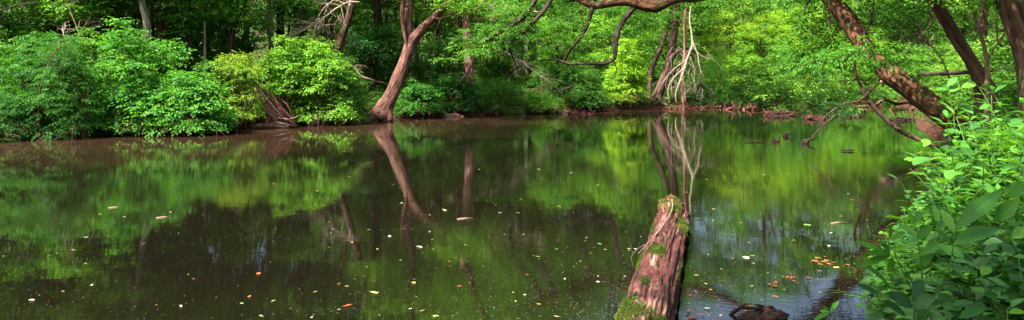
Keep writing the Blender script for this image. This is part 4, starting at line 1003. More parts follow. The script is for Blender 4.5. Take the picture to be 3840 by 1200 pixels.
LC = [(.54, 3.0, .02), (.72, 3.7, .05), (.85, 4.35, .06), (1.03, 5.0, .07), (1.25, 5.8, .075), (1.46, 6.5, .07), (1.72, 7.3, .085), (1.95, 8.1, .09), (2.11, 8.8, .06), (2.24, 9.5, .01), (2.32, 10.0, -.08), (2.42, 10.8, -.25)]
LR = [.195, .195, .19, .185, .18, .175, .175, .17, .155, .13, .10, .06]
Pc, rc = smooth_path(LC, LR, .035)
SID = 88
n = len(Pc); T = nrm(np.gradient(Pc, axis=0)); Sx = nrm(np.cross(T, np.array([0, 0, 1.0]))); Uz = np.cross(Sx, T)
ln = np.concatenate([[0], np.cumsum(np.linalg.norm(np.diff(Pc, axis=0), axis=1))])
ang = np.arange(SID) * 2 * math.pi / SID
LP = np.zeros((n, SID, 3)); LBK = np.zeros((n, SID, 3))
for i in range(n):
    for j in range(SID):
        a = ang[j]; ca, sa = math.cos(a), math.sin(a)
        q = Vector((ca * 1.4, sa * 1.4, ln[i] * .5)); r = 1 + noise.noise(q) * .22
        r += noise.noise(Vector((ca * 5.5, sa * 5.5, ln[i] * .9))) * .11
        r -= max(0, noise.noise(Vector((ca * 9 + 3, sa * 9, ln[i] * .7)))) * .30
        cr = abs(noise.noise(Vector((ca * 7 + 11, sa * 7, ln[i] * .8)))); r -= max(0, .07 - cr) * 1.7
        r += noise.noise(Vector((ca * 4, sa * 4, ln[i] * 6 + 9))) * .05
        r += noise.noise(Vector((ca * 14, sa * 14, ln[i] * 14))) * .03
        if ln[i] > 4.6: r += noise.noise(Vector((ca * 3, sa * 3, ln[i] * 5))) * min(.4, (ln[i] - 4.6) * .35)
        k = 1 - abs(ln[i] - 1.5) / 1.2
        if k > 0 and sa > .5: r -= .16 * k * (sa - .5) * 2      # hollow on the near top
        LP[i, j] = Pc[i] + (Sx[i] * ca * 1.08 + Uz[i] * sa) * rc[i] * r
        LBK[i, j] = (ca * .25, sa * .25, ln[i] * .16)
tlog = thing('fallen_log', 'rotting red brown fallen log with peeling pale wood and moss lying out into the river', 'log', (.93, 4.35, 0))
LO = np.array([.93, 4.35, 0])
mb = MB(); ii = np.arange(n - 1)[:, None] * SID; jj = np.arange(SID)[None]; kk = (jj + 1) % SID
mb.add(LP.reshape(-1, 3), quads=np.stack([(ii + jj).ravel(), (ii + SID + jj).ravel(), (ii + SID + kk).ravel(), (ii + kk).ravel()], 1), bk=LBK.reshape(-1, 3))
mb.build('wood', M['log'], tlog, off=LO)
rg = np.random.default_rng(55)
def log_moss(y0, y1, a0, a1, n_, seed):
    """moss cushion: short fronds rooted on the log surface"""
    rgx = np.random.default_rng(seed); O = []; Nn = []
    while len(O) < n_:
        y = rgx.uniform(y0, y1); a = math.radians(rgx.uniform(a0, a1)); ym = (y0 + y1) / 2; am = math.radians((a0 + a1) / 2)
        e = ((y - ym) / (y1 - y0) * 2) ** 2 + ((a - am) / math.radians(a1 - a0) * 2) ** 2
        if e > 1 + 1.5 * noise.noise(Vector((y * 6, a * 4, seed))) + .8 * noise.noise(Vector((y * 19, a * 11, seed))) or rgx.random() < e * .45: continue
        i = int(np.argmin(abs(Pc[:, 1] - y))); j = int(a / (2 * math.pi) * SID) % SID
        p = LP[i, j] + rgx.normal(0, .006, 3); nn = nrm(LP[i, j] - Pc[i]); O.append(p + nn * .004); Nn.append(nn)
    O = np.array(O); Nn = np.array(Nn)
    hn = np.array([noise.noise(Vector((o[0] * 14, o[1] * 14, o[2] * 14))) for o in O])
    O = O + Nn * (np.maximum(0, hn) * .03)[:, None]
    D = Nn + rgx.normal(0, .55, O.shape); Z = nrm(rgx.normal(0, 1, O.shape))
    mb = MB(); k = len(O)
    add_leaves(mb, O - Nn * .008, D, Z, rgx.uniform(.007, .019, k), rgx.uniform(.004, .008, k), np.clip(.4 + hn + rgx.normal(0, .2, k), 0, 1))
    return mb.build('moss_patch', M['moss'], tlog, off=LO, smooth=False)
# angle 90 = top, 180 = left as seen from the camera is decided by Sx
SGN = 1 if Sx[0][0] > 0 else -1
def A(d): return 90 + SGN * d      # d>0: towards the right side
def mo(y0, y1, d0, d1, n_, s):
    n_ = int(n_ * 1.8)
    a0, a1 = sorted((A(-d0 if False else d0 * -1), A(-d1)))
    log_moss(y0, y1, a0, a1, n_, s)
mo(4.15, 4.9, -85, -5, 4200, 1); mo(4.0, 4.6, -10, 65, 2600, 2); mo(5.4, 6.2, 60, 85, 300, 11); mo(8.2, 9.5, -60, -20, 1200, 12); mo(5.9, 6.35, -35, 20, 1300, 3); mo(7.0, 7.9, 25, 70, 1200, 4)
mo(7.7, 8.5, -20, 30, 1500, 5); mo(5.8, 6.4, -85, -60, 700, 6); mo(8.7, 9.2, -10, 40, 800, 7); mo(7.0, 7.6, -75, -45, 800, 8); mo(5.1, 5.3, -30, -5, 250, 9)
mb = MB()
tube(mb, [(2.02, 8.4, .3), (1.85, 7.7, .31), (1.62, 7.05, .30), (1.42, 6.6, .27), (1.22, 6.45, .12)], [.007, .009, .008, .007, .004], sides=6, step=.1, rough=.15)
twigs(mb, (1.3, 6.5, .2), (-1, .2, -.3), .35, .004, 1, rg)
o = mb.build('fallen_twig', M['twig_dead']); meta(o, 'thin crooked twig lying along the top of the fallen log', 'twig')
# loose splinters and crumbs of wood on the log
mb = MB(); k = 900
yy = rg.uniform(3.6, 9.6, k); aa = np.radians(rg.uniform(20, 160, k))
O = []; Nn = []; Dd = []
for y, a in zip(yy, aa):
    i = int(np.argmin(abs(Pc[:, 1] - y))); j = int(a / (2 * math.pi) * SID) % SID; O.append(LP[i, j]); Nn.append(nrm(LP[i, j] - Pc[i])); Dd.append(T[i])
O = np.array(O); Nn = np.array(Nn); Dd = np.array(Dd)
add_leaves(mb, O - Nn * .002, Dd + rg.normal(0, .35, O.shape) + Nn * .2, Nn, rg.uniform(.012, .05, k) , rg.uniform(.003, .008, k), rg.uniform(0, 1, k))
M['splinter'] = leafmat('splinter', (.05, .015, .01), (.14, .05, .035), (.34, .21, .15), trans=.02, rough=.8, spec=.1)
mb.build('splinters', M['splinter'], tlog, off=LO, smooth=False)['kind'] = 'stuff'
for (mt, lab, k, y0, y1) in (('leaf_yellow_dead', 'pale yellow fallen leaves caught on the far end of the log', 110, 8.5, 9.75), ('leaf_orange_dead', 'orange and red crumbled leaves strewn over the far half of the log', 170, 7.2, 9.75)):
    mb = MB(); O = []; Nn = []
    for _ in range(k):
        y = rg.uniform(y0, y1) if rg.random() < .8 else rg.uniform(y0 - 1.2, y1); a = math.radians(A(rg.uniform(-75, 75))); i = int(np.argmin(abs(Pc[:, 1] - y))); j = int(a / (2 * math.pi) * SID) % SID
        O.append(LP[i, j]); Nn.append(nrm(LP[i, j] - Pc[i]))
    O = np.array(O); Nn = np.array(Nn)
    add_leaves(mb, O + Nn * .006, rg.normal(0, 1, O.shape) * .5 + np.cross(Nn, rg.normal(0, 1, O.shape)), Nn, rg.uniform(.02, .055, k), rg.uniform(.015, .035, k), rg.uniform(0, 1, k))
    meta(mb.build('leaf_litter', M[mt], smooth=False), lab, 'leaf litter', kind='stuff')

# ------------------------------------------------------------------ things floating on the water
def blob_leaf(mb, x, y, s, rot, kind, rgx, z=.006):
    """one curled floating leaf with a lobed outline"""
    nseg = 14; lob = rgx.integers(2, 4); el = rgx.uniform(.35, .8); v = [(x, y, z)]
    cx, sx = math.cos(rot), math.sin(rot); curl = rgx.uniform(.05, .35)
    for k in range(nseg):
        a = 2 * math.pi * k / nseg; r = s * .5 * (1 + (.22 * math.cos(a * (2 * lob + 1)) if kind else 0) + rgx.normal(0, .05)) * (1 - .1 * math.cos(a))
        lx = r * math.cos(a) * 1.1; ly = r * math.sin(a) * el
        v.append((x + lx * cx - ly * sx, y + lx * sx + ly * cx, z + curl * abs(ly) * .8 + rgx.uniform(0, .004)))
    mb.add(v, tris=[[0, k + 1, (k + 1) % nseg + 1] for k in range(nseg)], tint=np.full(nseg + 1, rgx.uniform(0, 1)), luv=np.zeros((nseg + 1, 3)))
    return v
rgx = np.random.default_rng(66)
kinds = [('yellow', 'leaf_yellow_dead'), ('orange', 'leaf_orange_dead'), ('whitish', 'leaf_white_dead'), ('green', 'leaf_green_float')]
hero_fl = [(1056, 623, .10, 2, 'large whitish leaf floating below the reflection of the forked tree'), (980, 596, .07, 2, 'thin whitish leaf floating left of the largest white one'),
           (1876, 650, .11, 2, 'white leaf floating right of the log beside a small green one'), (1892, 645, .05, 3, 'small green leaf floating beside the white leaf right of the log'),
           (1118, 530, .07, 0, 'bright yellow leaf floating near the middle of the river'), (1892, 722, .06, 3, 'green leaf floating in the sky reflection'), (1780, 778, .05, 2, 'pale leaf floating near the dark driftwood stump'),
           (940, 738, .10, 0, 'yellowish catkin cluster floating in the lower middle'), (1040, 713, .06, 0, 'yellow orange leaf floating in the lower middle'), (875, 770, .09, 1, 'reddish leaf floating left of the yellowish cluster'),
           (2030, 568, .10, 3, 'green sprig floating toward the right bank'), (2115, 545, .06, 1, 'orange leaf floating near the right bank plants'), (2105, 675, .09, 0, 'pale leaf floating beside the orange clump'),
           (1010, 512, .07, 2, 'whitish leaf floating above the center of the picture'), (1115, 528, .05, 2, 'small whitish leaf floating right of the forked reflection'), (80, 757, .07, 2, 'white leaf floating in the lower left corner area'),
           (250, 540, .05, 3, 'pale green leaf floating alone on the left water'), (627, 748, .05, 1, 'red leaf floating on the lower left water'), (455, 772, .06, 2, 'pale leaf floating at the bottom left of the middle'),
           (650, 690, .08, 1, 'brown leaf pair floating left of the middle'), (1130, 660, .04, 1, 'small orange leaf floating near the bottom of the forked reflection'), (2085, 620, .06, 2, 'pale leaf floating left of the right bank plants'),
           (2033, 700, .05, 1, 'small orange leaf floating below the orange clump'), (1950, 722, .05, 1, 'small reddish leaf floating right of the sky reflection'), (1697, 545, .05, 0, 'yellow leaf floating close to the right side of the log')]
for x, y, s, k, lab in hero_fl:
    y = min(y, 800); p = W(x, y, Yw(y)); mb = MB(); blob_leaf(mb, 0, 0, s * .8, rgx.uniform(0, 6), k != 2 or True, rgx)
    o = mb.build('floating_leaf', M[kinds[k][1]], smooth=False); o.location = (p.x, p.y, 0); meta(o, lab, 'leaf', 'leaves floating on the river')
lib = {}
for k in range(4):
    for v in range(4):
        mb = MB(); blob_leaf(mb, 0, 0, 1.0, 0, v % 2, rgx, .03); lib[k, v] = mb.data('floating_leaf', M[kinds[k][1]], False)
cntf = 0
while cntf < 285:
    u = rgx.random()
    x = rgx.normal(1500, 620); y = 345 + (455 * rgx.random() ** .8)
    if rgx.random() < .25: x = rgx.uniform(0, 2300)
    Y = Yw(y); p = W(x, y, Y)
    if not inside(np.array([p.x]), np.array([p.y]), RIV)[0] or segdist(np.array([p.x]), np.array([p.y]), NEAR)[0] < .25: continue
    if abs(p.x - np.interp(p.y, Pc[:, 1], Pc[:, 0])) < .3 and p.y < 10.2: continue
    k = rgx.choice(4, p=[.52, .16, .20, .12]); s = (.009 + .026 * rgx.random() ** 1.8) * (1 + Y / 16)
    o = link(bpy.data.objects.new('floating_leaf', lib[int(k), int(rgx.integers(0, 4))])); o.location = (p.x, p.y, 0); o.rotation_euler = (0, 0, rgx.uniform(0, 6.28)); o.scale = (s, s * rgx.uniform(.5, 1), s * .5)
    meta(o, 'small %s leaf fragment floating among many others on the open river' % kinds[int(k)][0], 'leaf', 'small %s leaf fragments floating on the river' % kinds[int(k)][0]); cntf += 1
mb = MB(); k = 5200; P = []
while len(P) < k:
    y = 330 + 475 * rgx.random() ** .6; x = rgx.uniform(-40, 2400); Y = Yw(y); p = W(x, y, Y)
    f = noise.noise(Vector((p.x * .25, p.y * .25, 4.0)))
    if f < rgx.uniform(-.5, .3): continue
    P.append((p.x, p.y, .003))
P = np.array(P); ok = inside(P[:, 0], P[:, 1], RIV); P = P[ok]; k = len(P)
D = rgx.normal(0, 1, (k, 3)); D[:, 2] = 0; s = rgx.uniform(.002, .006, k) * (1 + P[:, 1] / 10)
add_leaves(mb, P, D, np.tile([0, 0, 1.0], (k, 1)), s, s * .6, rgx.uniform(0, 1, k), fold=.1, droop=-.1)
meta(mb.build('pollen_specks', M['leaf_white_dead'], smooth=False), 'tiny pale specks of pollen and dust drifting on the river', 'specks', kind='stuff')
for (x, y, nn_, sp, lab) in [(2070, 662, 26, .16, 'clump of orange red leaves floating left of the right bank plants'), (1995, 702, 9, .10, 'small orange leaf clump floating below the larger one'), (1952, 718, 6, .06, 'tiny red clump floating at the edge of the sky reflection'),
                             (1745, 792, 5, .1, 'few red leaves floating against the foot of the log'), (1475, 268, 0, 0, '')]:
    if nn_ == 0: continue
    p = W(x, y, Yw(y)); mb = MB()
    for _ in range(nn_): blob_leaf(mb, rgx.normal(0, sp * .45), rgx.normal(0, sp * .45), rgx.uniform(.02, .05), rgx.uniform(0, 6), 1, rgx, rgx.uniform(.004, .02))
    o = mb.build('leaf_clump', M['leaf_orange_dead'], smooth=False); o.location = (p.x, p.y, 0); meta(o, lab, 'leaf clump')
for (x0, x1, y, lab) in [(272, 300, 524, 'thin pale stick floating on the left water'), (393, 425, 549, 'short stick floating above the dark left reflection'), (1150, 1190, 552, 'long thin brown stick floating near the middle'), (2090, 2130, 563, 'thin yellowish stick floating near the right bank')]:
    a = W(x0, y, Yw(y)); b = W(x1, y - 2, Yw(y - 2)); a.z = b.z = .004; mb = MB(); tube(mb, [a, (a + b) / 2 + Vector((0, .03, 0)), b], [.008, .01, .006], sides=6, step=.1, rough=.1)
    meta(mb.build('floating_stick', M['wood_pale'], off=a), lab, 'stick').location = a

# ------------------------------------------------------------------ driftwood, stumps and debris
def chunk(mb, c, s, sq, seed, rgx, det=10):
    """lumpy rotten wood lump, half sunk"""
    v = []; nu, nv = 16, 10
    for i in range(nv + 1):
        ph = math.pi * i / nv
        for j in range(nu):
            th = 2 * math.pi * j / nu; q = Vector((math.sin(ph) * math.cos(th), math.sin(ph) * math.sin(th), math.cos(ph)))
            r = 1 + noise.noise(q * 1.8 + Vector((seed, 0, 0))) * .5 + noise.noise(q * 5 + Vector((seed, 3, 0))) * .3
            v.append((c[0] + q.x * r * s * sq[0], c[1] + q.y * r * s * sq[1], c[2] + q.z * r * s * sq[2]))
    q4 = [[i * nu + j, i * nu + (j + 1) % nu, (i + 1) * nu + (j + 1) % nu, (i + 1) * nu + j] for i in range(nv) for j in range(nu)]
    v = np.array(v); mb.add(v, quads=q4, bk=(v - np.array(c)) * .6 + seed)
def debris(name, label, cat, x0, x1, y, h, mat, nst, seed, chunks=2, tangle=.5, rad=.035, Y=None):
    rgx = np.random.default_rng(seed); Y = Y or Yw(y); a = W(x0, y, Y); b = W(x1, y, Y); c = (a + b) / 2; w = b.x - a.x
    t = thing(name, label, cat, (c.x, c.y, 0)); mb = MB()
    for k in range(chunks): chunk(mb, (rgx.uniform(-.35, .35) * w, rgx.uniform(-.2, .2), .0), w * .10 * rgx.uniform(.7, 1.2), (1.6, .9, min(.6, h / (w * .10 + .01) * .5)), seed + k, rgx)
    if chunks: mb.build('wood_lump', M[mat], t)
    mb = MB()
    for k in range(nst):
        p = np.array([rgx.uniform(-.5, .5) * w, rgx.uniform(-.3, .3), rgx.uniform(-.03, .1)]); d = np.array([rgx.normal(0, 1), rgx.normal(0, .4), abs(rgx.normal(0, tangle))]); d /= np.linalg.norm(d)
        l = min(w * .5, rgx.uniform(.3, 1.0) * max(h, w * .3) * 1.2)
        tube(mb, [p - d * l * .3, p + d * l * .2 + rgx.normal(0, .04, 3), p + d * l * .7], [rad * rgx.uniform(.5, 1.2), rad * .7, rad * .3], sides=6, step=.12, rough=.15, seed=k)
    mb.build('roots', M[mat], t)
    return t
debris('root_tangle', 'reddish tangle of roots and driftwood on the clay ledge below the curved branches', 'driftwood', 1428, 1500, 287, .4, 'wood_red', 34, 1, 2, .7)
debris('root_tangle', 'pinkish roots trailing along the ledge left of the reddish tangle', 'driftwood', 1340, 1430, 284, .2, 'wood_red', 18, 2, 1, .2)
debris('root_tangle', 'dark red mat of roots and sticks below the dead hanging branch', 'driftwood', 1655, 1750, 274, .25, 'wood_red', 40, 3, 2, .3)
debris('driftwood', 'jagged reddish driftwood and stumps sticking out of the water at the river bend', 'driftwood', 1815, 1900, 276, .6, 'wood_red', 26, 4, 2, .9, .06)
debris('driftwood', 'curled pale driftwood branch lying on the far mud bar', 'driftwood', 1932, 1985, 268, .4, 'wood_red', 14, 5, 1, .5, .06)
debris('driftwood', 'dark red debris heap on the water below the leaning tree', 'driftwood', 2120, 2185, 294, .3, 'wood_wet', 22, 6, 2, .5)
debris('driftwood', 'reddish driftwood behind the slanting bough at the inlet', 'driftwood', 2130, 2220, 270, .5, 'wood_red', 24, 7, 2, .6, .05)
debris('driftwood', 'brown debris heap right of the slanting bough', 'driftwood', 2240, 2300, 303, .35, 'wood_wet', 22, 8, 2, .5)
debris('driftwood', 'pale and red driftwood lying at the inlet under the big leaning trunk', 'driftwood', 2230, 2330, 276, .5, 'wood_red', 24, 9, 2, .6, .05)
debris('root_tangle', 'thin red roots at the waterline under the broad leaved shrubs', 'driftwood', 365, 470, 328, .25, 'twig_red', 44, 10, 0, .6, .016)
debris('root_tangle', 'thin red roots at the waterline under the yellowish shrub', 'driftwood', 470, 570, 325, .3, 'twig_red', 44, 11, 0, .6, .016)
debris('root_tangle', 'short roots at the waterline right of the forked tree', 'driftwood', 1000, 1090, 297, .25, 'wood_red', 26, 12, 0, .6, .025)
debris('root_tangle', 'bits of red wood along the shaded waterline under the bluish shrub', 'driftwood', 1100, 1220, 290, .2, 'wood_red', 26, 13, 0, .5, .025)
debris('driftwood', 'small broken stick jutting from the water in front of the forked tree roots', 'driftwood', 925, 955, 309, .2, 'wood_red', 6, 14, 0, .6, .025)
debris('driftwood', 'row of red sticks between the pale log and the river bend', 'driftwood', 1750, 1815, 272, .3, 'wood_red', 18, 15, 0, .4, .04)
for i, (x, y, s, sq, lab) in enumerate([(1952, 356, .09, (1.2, .8, .7), 'small dark pointed snag standing in the water, left of a taller one'), (1976, 344, .09, (.8, .7, 1.1), 'small dark snag leaning in the water, highest of the three'),
                                         (2026, 361, .13, (.8, .7, .8), 'blocky dark stump standing in the water below the mud island'), (2132, 381, .09, (1.6, .6, .25), 'flat dark wood piece floating left of the slanting bough'),
                                         (1898, 358, .13, (2.4, .35, .12), 'low sunken branch barely breaking the surface left of the small snags')]):
    p = W(x, y, Yw(y)); mb = MB(); chunk(mb, (0, 0, .03), s, sq, 40 + i, rgx); 
    if i < 3: tube(mb, [(0, 0, 0), (.08, 0, s * .8), (.12 + .1 * i, 0, s * 1.3)], [s * .4, s * .3, s * .12], sides=8, step=.08, rough=.2, seed=i)
    o = mb.build('water_snag', M['wood_wet']); o.location = (p.x, p.y, 0); meta(o, lab, 'snag')
def island(label, x0, x1, y, h, seed, green=True):
    rgx = np.random.default_rng(seed); Y = Yw(y); a = W(x0, y, Y); b = W(x1, y, Y); c = (a + b) / 2; w = b.x - a.x
    t = thing('mud_island', label, 'mud island', (c.x, c.y, 0)); mb = MB(); chunk(mb, (0, 0, -.05), w * .45, (1.0, .5, h / (w * .45)), seed, rgx); mb.build('mud', M['wood_wet'], t)
    mb = MB()
    for k in range(46):
        p = np.array([rgx.uniform(-.42, .42) * w, rgx.uniform(-.18, .18) * w, h * .7]); d = rgx.normal(0, 1, 3) * np.array([1, .5, .25]); d /= np.linalg.norm(d)
        tube(mb, [p - d * .2, p, p + d * .25], [.02, .02, .01], sides=5, step=.2, rough=.1, seed=k)
    mb.build('sticks', M['wood_red'], t)
    if green:
        mb = MB(); foliage(mb, np.array([(-.05 * w, 0, h + .15, .35, .3, .25), (.1 * w, 0, h + .05, .25, .25, .15)]), 22, .2, 5, .07, .04, rgx); mb.build('weeds', M['leaf_mid'], t, smooth=False)
island('flat reddish mud and stick island with a few green weeds on it', 1915, 2008, 291, .22, 91)
island('small dark debris island near the inlet below the big leaning trunk', 2020, 2075, 300, .12, 92, False)
# pale logs on the far bank
def drift_log(label, pts, r, mat, seed, name='drift_log'):
    t = thing(name, label, 'log', pts[0]); mb = MB(); tube(mb, pts, r, sides=12, step=.15, rough=.14, seed=seed); mb.build('trunk', M[mat], t, off=pts[0]); return t
drift_log('pale bleached log propped on the far bank left of the leaning trunk pair', [W(1558, 274, 41.5), W(1585, 266, 41.8), W(1613, 256, 42.2)], [.16, .2, .15], 'wood_pale', 1)
drift_log('second pale log lying under the propped bleached one', [W(1566, 276, 41.2), W(1590, 272, 41.4), W(1612, 264, 41.8)], [.12, .14, .1], 'wood_pale', 2)
drift_log('flat weathered log slab lying at the waterline under the brush pile', [W(628, 319, 24.9), W(670, 316, 25.0), W(726, 319, 25.1)], [.06, .13, .08], 'wood_pale', 3)
drift_log('old broken log end jutting from the bank right of the brush pile', [W(778, 314, 26.4), W(792, 304, 26.7), W(812, 294, 27.4)], [.10, .2, .24], 'wood_pale', 4)
drift_log('thin horizontal bough low in the dark hollow under the broad leaved shrub', [W(188, 304, 21.6), W(240, 300, 22), W(290, 305, 22.3)], [.03, .045, .03], 'wood_red', 5, 'low_bough')
drift_log('dark fallen trunk lying in the woods behind the rough barked tree', [W(2310, 188, 22), W(2420, 182, 22), W(2560, 172, 22)], [.06, .07, .06], 'bark_dark', 6, 'fallen_tree')
drift_log('pale fallen limb glimpsed through the leaves under the leaning trunk', [W(2210, 208, 24), W(2235, 203, 24), W(2262, 200, 24)], [.05, .07, .05], 'wood_pale', 7)
# sunlit clay ledge at the waterline
for i, (x0, x1, y) in enumerate([(1318, 1395, 284), (1392, 1440, 285), (1110, 1165, 294), (1755, 1800, 270)]):
    Y = Yw(y); a = W(x0, y, Y); b = W(x1, y, Y); mb = MB()
    pts = [Vector((a.x + (b.x - a.x) * t, Y + .25 + .15 * math.sin(t * 9 + i), .0)) for t in (0, .2, .4, .6, .8, 1)]
    tube(mb, pts, [.06, .16, .13, .19, .14, .05], sides=14, step=.15, rough=.16, seed=60 + i)
    meta(mb.build('clay_bank', M['clay']), kind='structure')
# brush pile
B = W(690, 312, 24.9); B.z = 0
t = thing('brush_pile', 'heap of reddish dead twigs spilling down the bank to the water', 'brush', B); mb = MB(); rgx = np.random.default_rng(12)
for k in range(90):
    x0 = rgx.uniform(636, 672); y0 = rgx.uniform(216, 275); x1 = x0 + rgx.uniform(-5, 80) ; y1 = rgx.uniform(285, 316); Y0 = 25.6 + rgx.uniform(-.4, .5)
    a = W(x0, y0, Y0); b = W(min(x1, 752), y1, Y0 - .7); m_ = (a + b) / 2 + Vector((rgx.uniform(-.1, .3), -.1, rgx.uniform(-.15, .25)))
    rr = rgx.uniform(.006, .018); tube(mb, [a, m_, b], [rr, rr, rr * .4], sides=5, step=.2, rough=0, seed=k)
    if k % 3 == 0: twigs(mb, m_, (b - a), .8, rr * .6, 1, rgx, kids=3, grav=-.05)
mb.build('twigs', M['twig_red'], t, off=B)
mb = MB()
for pts in ([(700, 296), (725, 300), (757, 290)], [(690, 306), (720, 312), (745, 318)], [(648, 240), (665, 275), (700, 303)], [(655, 228), (690, 270), (715, 300)]):
    tube(mb, path(pts, 24.7), [.02, .016, .006], sides=5, step=.2, rough=.05, seed=pts[0][0])
mb.build('pale_sticks', M['twig_pale'], t, off=B)
# near stump at the bottom
p = W(1905, 800, Yw(803)); mb = MB(); rgx = np.random.default_rng(31)
for k in range(5): chunk(mb, (rgx.uniform(-.09, .1), rgx.uniform(-.05, .05), rgx.uniform(-.01, .03)), .085 * rgx.uniform(.8, 1.2), (1.1, .9, .7), 70 + k, rgx)
for k in range(9): tube(mb, [(rgx.uniform(-.1, .1), rgx.uniform(-.04, .05), .01), (rgx.uniform(-.12, .12), rgx.uniform(-.05, .05), rgx.uniform(.06, .1)), (rgx.uniform(-.16, .18), rgx.uniform(-.05, .05), rgx.uniform(.03, .12))], [.018, .014, .005], sides=6, step=.03, rough=.25, seed=k)
o = mb.build('driftwood_stump', M['wood_black']); o.location = (p.x, p.y, 0); meta(o, 'dark wet rotten stump breaking the surface at the bottom, right of the log', 'stump')
p = W(1852, 785, Yw(792)); mb = MB(); tube(mb, [(-.06, 0, -.03), (-.02, 0, .02), (.07, .03, .06)], [.013, .016, .010], sides=8, step=.03, rough=.15)
o = mb.build('jutting_stick', M['wood_black']); o.location = (p.x, p.y, 0); meta(o, 'short dark stick jutting from the water between the log and the rotten stump', 'stick')

# ------------------------------------------------------------------ plants of the right bank
def stem_pts(rgx, h, lean):
    d = rgx.uniform(0, 6.28); pts = [np.zeros(3)]
    for k in range(1, 6):
        f = k / 5; pts.append(np.array([math.cos(d) * lean * f * f, math.sin(d) * lean * f * f, h * f]) + rgx.normal(0, .008, 3))
    return pts
def herb(seed, kind):
    rgx = np.random.default_rng(seed); ml = MB(); ms = MB()
    P_ = []; D_ = []; L_ = []; W_ = []; N_ = []
    def leaf(p, d, L, Wd, n=(0, 0, 1)): P_.append(p); D_.append(d); L_.append(L * rgx.uniform(.8, 1.15)); W_.append(Wd * rgx.uniform(.85, 1.1)); N_.append(np.array(n) + rgx.normal(0, .18, 3))
    if kind == 'grass':
        for k in range(46):
            a = rgx.uniform(0, 6.28); b = np.array([rgx.normal(0, .05), rgx.normal(0, .05), 0]); l = rgx.uniform(.25, .55); ln_ = rgx.uniform(.3, .9)
            P = [b + np.array([math.cos(a) * l * ln_ * t * t, math.sin(a) * l * ln_ * t * t, l * (t - .35 * ln_ * t ** 3)]) for t in np.linspace(0, 1, 6)]
            sd = np.array([-math.sin(a), math.cos(a), 0]); wd = rgx.uniform(.004, .008); v = []
            for i, q in enumerate(P): w_ = wd * (1 - (i / 5) ** 2); v += [q - sd * w_, q + sd * w_ + np.array([0, 0, .001])]
            ml.add(v, quads=[[2 * i, 2 * i + 1, 2 * i + 3, 2 * i + 2] for i in range(5)], tint=np.full(12, rgx.uniform(0, 1)), luv=np.tile([.5, 0, 0], (12, 1)))
        return ml, None
    ns = dict(oval=4, creeper=7, big=3, lance=5, tiny=10)[kind]
    for s in range(ns):
        h = dict(oval=.62, creeper=.42, big=.6, lance=.75, tiny=.35)[kind] * rgx.uniform(.6, 1.1)
        off = np.array([rgx.normal(0, .10), rgx.normal(0, .10), 0]); pts = [p + off for p in stem_pts(rgx, h, rgx.uniform(.08, .28))]
        tube(ms, pts, [.005, .005, .0045, .004, .003, .002], sides=5, step=.08, rough=0, cap=False)
        PP, _ = smooth_path(pts, [1] * 6, .02); nP = len(PP)
        if kind in ('oval', 'big', 'lance', 'tiny'):
            pairs = dict(oval=6, big=4, lance=9, tiny=7)[kind]; Ll, Ww = dict(oval=(.115, .068), big=(.16, .105), lance=(.12, .040), tiny=(.045, .030))[kind]
            for k in range(pairs):
                f = .25 + .75 * k / (pairs - 1); p = PP[min(nP - 1, int(f * (nP - 1)))]; a = k * 1.57 + rgx.uniform(-.3, .3) + s
                for sg in (0, math.pi):
                    d = np.array([math.cos(a + sg), math.sin(a + sg), rgx.uniform(.05, .5) + (.5 if k == pairs - 1 else 0)]); q = p + d * .02
                    leaf(q, d, Ll * (1 - .35 * abs(f - .6)), Ww)
        else:
            for k in range(4):
                f = .4 + .6 * k / 3; p = PP[min(nP - 1, int(f * (nP - 1)))]; a = rgx.uniform(0, 6.28); pe = p + np.array([math.cos(a), math.sin(a), .5]) * rgx.uniform(.04, .1)
                tube(ms, [p, (p + pe) / 2 + np.array([0, 0, .01]), pe], [.002, .0018, .0015], sides=4, step=.05, rough=0, cap=False)
                nt_ = np.array([math.cos(a) * .4, math.sin(a) * .4, 1.0]) + rgx.normal(0, .2, 3)
                for j in range(5):
                    b = a + (j - 2) * .85; leaf(pe, np.array([math.cos(b), math.sin(b), -.05 + .1 * rgx.random()]), .088 * (1 - .12 * abs(j - 2)), .042, nt_)
    P_ = np.array(P_); W_ = [w_ * rgx.choice([.8, 1, 1.1]) for w_ in W_]; add_fine_leaves(ml, P_, np.array(D_), np.array(N_), np.array(L_), np.array(W_), rgx.uniform(0, 1, len(P_)), droop=.22)
    return ml, ms
hp = {}
HK = {'oval': ('leaf_near', 'oval_leaf_herb', 'herb with pointed oval leaves'), 'creeper': ('leaf_near_lime', 'five_leaf_creeper', 'light green creeper with five part leaves'), 'big': ('leaf_near_dark', 'broad_leaf_herb', 'dark herb with big glossy leaves'),
      'lance': ('leaf_near', 'lance_leaf_herb', 'tall herb with narrow lance leaves'), 'tiny': ('leaf_near_lime', 'small_leaf_herb', 'low herb with tiny round leaves'), 'grass': ('leaf_near', 'grass_tuft', 'tuft of arching grass blades')}
for k in HK:
    for v in range(3):
        ml, ms = herb(900 + v * 7 + len(k), k)
        hp[k, v] = (ml.data('leaves', M[HK[k][0] if not (k == 'oval' and v == 2) else 'leaf_near_dark']), ms.data('stem', M['stem_green']) if ms else None)
def near_point(Y, d):
    P = NEAR[::-1]; x = np.interp(Y, P[:, 1], P[:, 0]); return x + d, Y
rg = np.random.default_rng(4242); inst = []
def try_add(Y, d, kind, sc, hero=0):
    x, y = near_point(Y, d); px = 1920 + x / y * F
    if Y < 7 and px / S < 2310: kind, sc = ('creeper' if kind != 'grass' else kind), min(sc, .7)
    if Y < 5 and px / S < 2235: return
    if Y < 4.2: sc = min(sc, .78); kind = 'oval' if kind == 'lance' else kind
    inst.append([px / S, x, y, kind, sc])
